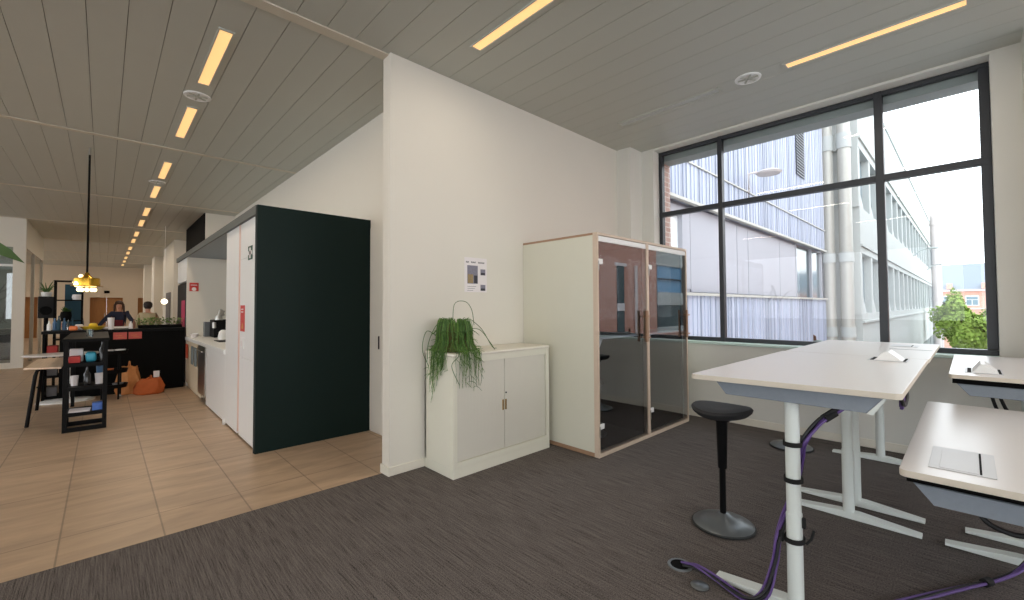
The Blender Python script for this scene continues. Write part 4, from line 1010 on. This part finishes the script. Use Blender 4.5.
# ------------------------------------------------------------------ near plant whose leaf tip enters at upper left
np_ = thing('potted_plant', 'tall plant beyond the left edge whose long green leaf tip enters the view', 'plant', (-3.42,-.95,0))
b = MB(); b.lathe([(0,0),(.16,0),(.2,.32),(.18,.32),(.16,.28),(0,.28)], (-3.42,-.95,0), 28); b.build('pot','white',np_)
def leaf(B, p0, p1, p2, w, view=Vector((0,0,1))):
    pts = bez(p0, p1, p1, p2, 14); vs = []
    for i, p in enumerate(pts):
        tt = i/13; ww = w*min(1, .25+tt*2)*(1-tt**6)**.5
        d = (pts[min(i+1,13)]-pts[max(i-1,0)]).normalized(); s_ = d.cross(view).normalized()
        vs.append([B.bm.verts.new(p-s_*ww+Vector((0,0,ww*.3))), B.bm.verts.new(p), B.bm.verts.new(p+s_*ww+Vector((0,0,ww*.3)))])
    for a, c in zip(vs, vs[1:]):
        for k in (0, 1):
            try: B.bm.faces.new([a[k], a[k+1], c[k+1], c[k]])
            except ValueError: pass
b = MB(); b.tube([(-3.42,-.95,.27),(-3.43,-.93,.9),(-3.40,-.95,1.5)], .018, 8); b.build('stem','bark',np_)
# leaf whose tip shows: tip at image (25,262)
TIP = Vector((-3.4,-.302,1.69))
for k, e in enumerate([TIP, Vector((-3.9,-.7,1.7)), Vector((-3.0,-1.5,1.75)), Vector((-3.8,-1.5,1.5)), Vector((-3.1,-1.0,2.05)), Vector((-3.7,-1.2,2.0))]):
    b = MB(); s0 = Vector((-3.40,-.95,1.5)); mid = s0.lerp(e, .5)+Vector((0,0,.25)) if k else Vector((-3.4,-.60,1.90)); leaf(b, s0, mid, e, .038 if k == 0 else .036, Vector((1,.1,.35)) if k == 0 else Vector((0,0,1)))
    b.build('leaf','leafglossy',np_)

# ------------------------------------------------------------------ ceiling lights, vents
def lamp_fix(label, xc, yc, L=1.13, lit=True, grp=None):
    t = thing('ceiling_light', label, 'ceiling light', (xc, yc, CZ), grp); w = .045
    b = MB(); b.box(xc-L/2-.02, xc+L/2+.02, yc-w-.012, yc-w, CZ-.012, CZ-.0005); b.box(xc-L/2-.02, xc+L/2+.02, yc+w, yc+w+.012, CZ-.012, CZ-.0005)
    b.box(xc-L/2-.02, xc-L/2, yc-w, yc+w, CZ-.012, CZ-.0005); b.box(xc+L/2, xc+L/2+.02, yc-w, yc+w, CZ-.012, CZ-.0005); b.build('housing', 'ceil', t)
    b = MB(); b.quad((xc-L/2, yc-w, CZ-.004), (xc-L/2, yc+w, CZ-.004), (xc+L/2, yc+w, CZ-.004), (xc+L/2, yc-w, CZ-.004)); b.build('louvre', 'lampwarm' if lit else 'lampoff', t, smooth=False)
    return t
def spot(xc, yc, P, col=(1,.78,.52), L=1.1):
    l = bpy.data.lights.new('ceiling_lamp_light', 'AREA'); l.shape = 'RECTANGLE'; l.size = L; l.size_y = .09; l.energy = P; l.color = col
    o = bpy.data.objects.new('ceiling_lamp_light', l); COL.objects.link(o); o.location = (xc, yc, CZ-.02)
WARM = (1,.82,.62)
names = {0: 'lit ceiling strip nearest the camera over the tiled floor', 1: 'second lit ceiling strip over the tiled floor, beyond the round vent'}
xs = [-4.65,-6.49,-8.97,-10.75,-13.1,-14.9,-17.2,-19.0,-21.4,-23.3,-25.6,-27.6,-29.9]
ordn = ['nearest','second','third','fourth','fifth','sixth','seventh','eighth','ninth','tenth','eleventh','twelfth','farthest']
src = None; PK = 11
for k, x in enumerate(xs):
    lab = ordn[k]+' lit strip from the camera in the warm row over the tiled floor'
    if src is None: src = lamp_fix(lab, x, .692, grp='warm ceiling strips over the tiled floor')
    else: put(src, x-xs[0], 0, lab)
    spot(x, .692, PK, WARM)
    if k % 2 == 0: spot(x, -3.9, PK*.8, WARM)
CEW = (1,.9,.78); PR = 9
la = lamp_fix('lit ceiling strip at the top centre of the view over the carpet', -2.30, 2.315, 1.17, grp='ceiling strips over the carpet'); spot(-2.30, 2.315, PR, CEW)
lb = lamp_fix('lit ceiling strip near the window at upper right', -.54, 4.62, 1.16, grp='ceiling strips over the carpet'); spot(-.54, 4.62, PR*.8, CEW)
lamp_fix('unlit ceiling strip near the window left of the round vent', -2.32, 4.62, 1.16, lit=False, grp='ceiling strips over the carpet')
for x, y in ((-.4,2.315),(2.2,2.315),(-2.3,0),(-.4,0),(2.2,0),(-1.5,-3),(2,-3),(2.6,4.62)): spot(x, y, PR, CEW)
def vent(label, x, y, r=.11):
    t = thing('ceiling_vent', label, 'vent', (x, y, CZ), 'round ceiling vents')
    b = MB(); b.lathe([(r*.8,-.004),(r*.86,-.014),(r,-.010),(r*1.02,-.001),(r*.8,-.001)], (x,y,CZ-.0005), 30); b.build('ring','white',t)
    b = MB(); b.lathe([(0,-.002),(r*.82,-.002),(r*.82,-.001),(0,-.001)], (x,y,CZ-.0005), 24); b.build('opening','gap',t)
    for k in range(6):
        a = k*PI/3; b = MB(); b.box(x+.01,x+r*.78,y-.004,y+.012,CZ-.014,CZ-.005,rot=Matrix.Rotation(a,3,'Z'),piv=(x,y,CZ)); b.build('vane','ceil',t)
    return t
vent('round ceiling vent between the two strips near the window', -1.45, 4.6, .115)
vent('round ceiling vent between the first two warm strips over the tiled floor', -5.57, .69, .12)
vent('round ceiling vent farther down the warm row over the tiled floor', -9.86, .66, .12)

# ------------------------------------------------------------------ outside
b = MB(); b.box(-60, 80, 6.2, 200, -7.4, -7.2); o = b.build('ground','asphalt'); o['kind'] = 'structure'
# ribbed building on the left
eb = thing('office_building','grey ribbed metal clad building wing seen close through the left of the window','building',(-6,14,-7.2))
FX = -3.9; FY0, FY1 = 6.6, 21.0
b = MB(); random.seed(4)
def ribs(z0, z1):
    b.box(-9, FX-.03, FY0, FY1, z0, z1)
    y = FY0
    while y < FY1-.05:
        w = random.choice((.05,.08,.11,.16)); g_ = random.choice((.05,.07,.1,.14))
        b.box(FX-.03, FX-.012, y, min(FY1, y+w), z0, z1); y += w+g_
ribs(3.62, 12); ribs(-7.2, 1.66); b.build('cladding','clad',eb,smooth=False)
b = MB(); b.box(-9, FX-.25, FY0, FY1, 1.66, 3.62); b.build('recess_wall','panelgrey',eb)
b = MB(); b.box(FX-.05, FX+.05, FY0, FY1+.02, 3.56, 3.62); b.box(FX-.04, FX+.05, FY0, FY1+.02, 1.66, 1.72); b.box(FX-.02,FX+.015,FY0,FY1,4.4,4.43); b.build('flashing','duct',eb)
ys = [6.6,7.6,9.0,10.65,11.7,12.5,15.3,17.1]
for y0, y1 in zip(ys, ys[1:]):
    if y0 == 7.6: continue
    b = box1(FX-.25, FX-.12, y0+.02, y1-.02, 1.74, 3.5 if y0 > 10 else 3.55, bev=.01); b.build('facade_panel','panelgrey',eb)
b = box1(FX-.25,FX-.2,7.65,8.6,2.0,3.3); w_ = b.build('window','extblind',eb); b = MB(); b.box(FX-.26,FX-.1,7.55,7.65,1.8,3.45); b.box(FX-.26,FX-.1,8.6,8.95,1.8,3.45); b.box(FX-.26,FX-.12,7.55,8.95,1.74,2.0); b.box(FX-.26,FX-.12,7.55,8.95,3.3,3.5); b.build('window_frame','panelgrey',w_)
b = box1(FX-.25,FX-.2,17.3,20.9,1.74,3.5); w_ = b.build('window','extdark',eb)
b = MB()
for y in (17.2,19.3,20.9): b.box(FX-.24,FX-.12,y-.05,y+.05,1.72,3.56)
b.build('window_frame','panelgrey',w_)
b = MB()
for k in range(20): b.box(FX+.0,FX+.03,16.9,17.95,5.9+.1*k,5.945+.1*k)
b.build('louvre_vent','frame',eb)
wl = thing('wall_lamp','round street style lamp on a bracket fixed to the ribbed building','lamp',(FX,12.3,4.2))
b = MB(); b.tube([(FX,11.9,4.1),(FX+.1,11.9,4.1),(FX+.12,11.9,4.4),(FX+.12,11.9,4.8),(FX+.25,12.1,4.86)],.03,8); b.build('bracket','pole',wl)
b = MB(); b.lathe([(0,-.05),(.26,-.04),(.3,0),(.2,.06),(0,.10)],(FX+.45,12.35,4.86),24); b.build('lamp_head','pole',wl)
dm = thing('dome_fixture','small white dome with a dark fin on the ledge outside the window','fixture',(-1.2,6.0,.985))
b = MB(); b.lathe([(.07,0),(.075,.02),(.055,.05),(.02,.065),(0,.066)],(-1.2,6.0,.985),20,sx=1.1,sy=.6); b.build('dome','frost',dm); b = MB(); b.prism([(-1.25,1.04),(-1.22,1.04),(-1.225,1.09),(-1.25,1.11)],5.99,6.01,'y'); b.build('fin','brown',dm)
# ducts
for x, r_, lab in ((-4.41,.225,'left of two tall round ducts at the end of the ribbed building'), (-3.77,.25,'right of two tall round ducts, beside the pale concrete building')):
    t = thing('exhaust_duct', lab, 'duct', (x,24.5,-7.2), 'exhaust ducts'); b = MB(); b.cyl((x,24.5,-7.2),(x,24.5,13.5),r_,n=28); b.build('pipe','duct',t)
    for z in (0,3.4,8.6): b = MB(); b.cyl((x,24.5,z),(x,24.5,z+.45+(.25 if z > 8 else 0)),r_+.035,n=28); b.build('collar','concrete',t)
b = MB(); b.box(-9,-4.7,21.0,26,-7.2,12); o=b.build('link_wall','panelgrey',loc=(-6,24,-7.2)); o['kind']='structure'; o['label']='grey wall behind the two ducts'
# concrete building
cbd = thing('concrete_building','long pale concrete office building with rows of slanted window reveals','building',(-8,58,-7.2))
CX = -3.4; CY0, CY1 = 25.6, 90; rows = [(-5.2,-2.6),(1.05,3.9),(6.1,8.9)]
b = MB(); zs = [-7.2]+[z for r_ in rows for z in r_]+[12.6]
for i in range(0, len(zs), 2): b.box(-14, CX, CY0, CY1, zs[i], zs[i+1])
b.box(-14, CX-.5, CY0+.2, CY1-.2, -7, 12.5)
pitch = 3.2; n = int((CY1-CY0)/pitch)
for z0, z1 in rows:
    for k in range(n+1):
        y = CY0+k*pitch
        b.box(CX-.52, CX-.015, y-.1, y+.45, z0-.05, z1+.05); b.prism([(CX-.5,z0),(CX-.01,z0),(CX-.42,z1),(CX-.5,z1)], y+.45, y+1.25, 'y')
        # slanted reveal below
        b.bm.verts.ensure_lookup_table()
for z in (4.2,9.3,.6): b.box(CX, CX+.08, CY0, CY1, z, z+.1)
b.build('facade','concrete',cbd,smooth=False)
for i, (z0, z1) in enumerate(rows):
    for k in range(n):
        y = CY0+k*pitch+.7
        b = MB(); b.prism([(CX-.5,z0),(CX-.05,z0),(CX-.42,z1),(CX-.5,z1)], y, y+pitch-.8, 'x' if 0 else 'y') if 0 else b.box(CX-.5, CX-.3, y, y+pitch-.75, z0, z1)
        b.build('window','extglass',cbd)
b = MB(); b.box(-14,CX+.05,CY0,CY1,12.6,12.8); b.build('roof_edge','concrete2',cbd)
for y, z, lab in ((53.8,6.5,'nearer lamp on a short arm fixed to the concrete building'), (72,6.2,'farther lamp on a short arm fixed to the concrete building')):
    t = thing('facade_lamp', lab, 'lamp', (CX,y,z), 'facade lamps'); b = MB(); b.tube([(CX,y,z-.6),(CX+.5,y,z-.1),(CX+1.0,y,z)],.06,6); b.build('arm','concrete2',t); b = MB(); b.lathe([(0,-.05),(.4,-.03),(.4,.04),(0,.1)],(CX+1.3,y,z),16); b.build('lamp_head','concrete2',t)
for x, y, h, lab in ((-2.8,76,13.6,'taller pale pole at the end of the concrete building'), (-2.75,82,12.0,'shorter pale pole at the end of the concrete building')):
    b = MB(); b.cyl((x,y,-7.2),(x,y,h),.36,n=14); b.cyl((x,y,h-2.2),(x,y,h-1.9),.43,n=14); b.cyl((x,y,2),(x,y,2.4),.43,n=14); o=b.build('pole','pole',loc=(x,y,-7.2)); o['label']=lab; o['category']='pole'
# far brick building
fb = thing('brick_building','far red brick building with slate roof and white framed windows above the trees','building',(5,122,-7.2))
b = MB(); b.box(-30,60,120,132,-7.2,4.1); b.build('wall','brickfar',fb)
b = MB(); b.prism([(119.4,4.3),(132.6,4.3),(126,9.6)], -30, 60, 'x'); b.build('roof','slate',fb)
b = MB(); b.box(-30,60,119.5,120,4.0,4.4); b.box(-30,60,119.8,120,.55,.75); b.build('cornice','paper',fb)
for x in range(-29, 60, 4):
    for z in (1.2,-2.6):
        b = box1(x+.55,x+2.35,119.9,119.98,z,z+1.9); w_=b.build('window','paper',fb); b = MB(); b.box(x+.7,x+1.38,119.85,119.9,z+.15,z+1.1); b.box(x+1.5,x+2.2,119.85,119.9,z+.15,z+1.1); b.box(x+.7,x+2.2,119.85,119.9,z+1.2,z+1.75); b.build('pane','extglass',w_)
for x in (-2.5,2.1,9,16):
    b = box1(x-.4,x+.4,119.0,120.4,4.4,5.5); b.build('dormer','brickfar',fb)
# trees
def tree(label, x, y, top, r, seed, z0=-7.2):
    random.seed(seed); t = thing('tree', label, 'tree', (x,y,z0), 'courtyard trees')
    b = MB(); b.cyl((x,y,z0),(x,y,top-r*.8),.22,.1,n=8)
    for k in range(5):
        a = k*1.3; b.cyl((x,y,top-r*1.6),(x+math.cos(a)*r*.6,y+math.sin(a)*r*.6,top-r*.5),.07,.03,n=5)
    b.build('trunk','bark',t)
    b = MB()
    for k in range(4200):
        u = Vector((random.gauss(0,1),random.gauss(0,1),random.gauss(0,1))).normalized(); rr = r*random.uniform(.6,1.0)*(1+.18*math.sin(u.x*5+seed)+.15*math.sin(u.z*7+u.y*4))
        c = Vector((x,y,top-r*1.7))+Vector((u.x*rr,u.y*rr,u.z*rr*1.7)); s_ = random.uniform(.1,.2)
        a = Vector((random.gauss(0,1),random.gauss(0,1),random.gauss(0,1))).normalized()*s_; d = a.cross(u).normalized()*s_*.7
        b.quad(c-a, c+d, c+a, c-d)
    b.build('crown','treeleaf',t,smooth=False)
tree('tallest green tree beside the pale poles outside the window', -1.15, 66, 2.5, 1.6, 1)
tree('round green tree before the far brick building, at the window edge', 1.25, 60, .5, 1.4, 2)
tree('low green tree between the two taller trees outside the window', -.1, 53, 1.05, 1.25, 3)
# brick building across the court (seen mirrored in the booth doors)
bb = thing('brick_building','dark red brick block mirrored in the left booth door','building',(12,16,-7.2))
b = MB(); b.box(8,16,8,24.2,-7.2,9); b.build('wall','brick',bb)
b = box1(7.97,8.05,19.9,20.6,-.3,3.62); w_=b.build('window','extdark',bb); b = MB(); b.box(7.92,7.99,19.7,20.8,3.62,3.78); b.box(7.95,7.99,19.9,20.6,1.2,1.6); b.build('lintel','paper',w_)
b = MB(); b.cyl((7.9,21.7,-7),(7.9,21.7,3.7),.09,n=10); b.build('downpipe','pole',bb)
gb = thing('glass_building','white and blue glazed block mirrored in the right booth door','building',(12,35,-7.2))
b = MB(); b.box(8.1,16,24.25,60,-7.2,-.2); b.build('plinth','brick',gb)
b = MB(); 
for z0, z1 in ((-.2,.15),(1.5,2.3),(3.95,7)): b.box(8.1,16,24.25,60,z0,z1)
b.build('wall','concrete',gb)
b = MB(); b.box(8.2,15.9,24.3,59.9,.15,1.5); b.m=1; b.box(8.2,15.9,24.3,59.9,2.3,3.95); b.build('glazing',['extdark','extblue'],gb)
b = MB()
for k in range(10): b.box(8.08,8.2,24.3+k*3.6,24.45+k*3.6,.15,3.95)
b.box(8.08,8.2,24.3,60,3.1,3.16); b.build('mullion','frame',gb)

# ------------------------------------------------------------------ light, world, camera
w = bpy.data.worlds.new('World'); SC.world = w; w.use_nodes = True
nt = w.node_tree; bg = nt.nodes['Background']
tc = N(nt,'ShaderNodeTexCoord'); sx = N(nt,'ShaderNodeSeparateXYZ'); nt.links.new(tc.outputs['Generated'], sx.inputs[0])
r = N(nt,'ShaderNodeValToRGB'); e = r.color_ramp.elements; e[0].position = 0; e[0].color = (.93,.96,1,1); e[1].position = .8; e[1].color = (.86,.93,1,1)
nt.links.new(sx.outputs[2], r.inputs[0]); nt.links.new(r.outputs[0], bg.inputs[0]); bg.inputs[1].default_value = 3.9

c = bpy.data.cameras.new('Camera'); cam = bpy.data.objects.new('Camera', c); COL.objects.link(cam); SC.camera = cam
F_, yaw, pit, rol = 431.97, math.radians(46.589), math.radians(1.6122), math.radians(-.2839)
c.sensor_fit = 'HORIZONTAL'; c.sensor_width = 36; c.lens = F_/1024*36; c.shift_y = -(300-294.51)/1024; c.clip_end = 500; c.clip_start = .05
f = Vector((-math.sin(yaw)*math.cos(pit), math.cos(yaw)*math.cos(pit), math.sin(pit))); r0 = Vector((math.cos(yaw), math.sin(yaw), 0)); u0 = r0.cross(f)
rv = math.cos(rol)*r0+math.sin(rol)*u0; uv = -math.sin(rol)*r0+math.cos(rol)*u0
mt = Matrix((rv, uv, -f)).transposed().to_4x4(); mt.translation = (0,0,1.45); cam.matrix_world = mt

vs = SC.view_settings; SC.display_settings.display_device = 'sRGB'
vs.view_transform = 'Standard'; vs.look = 'None'; vs.gamma = 1; vs.use_curve_mapping = False; vs.exposure = 0.0
cy = SC.cycles; cy.use_denoising = True; cy.max_bounces = 8; cy.diffuse_bounces = 5; cy.glossy_bounces = 4; cy.transparent_max_bounces = 12; cy.sample_clamp_indirect = 6
cy.caustics_reflective = False; cy.caustics_refractive = False
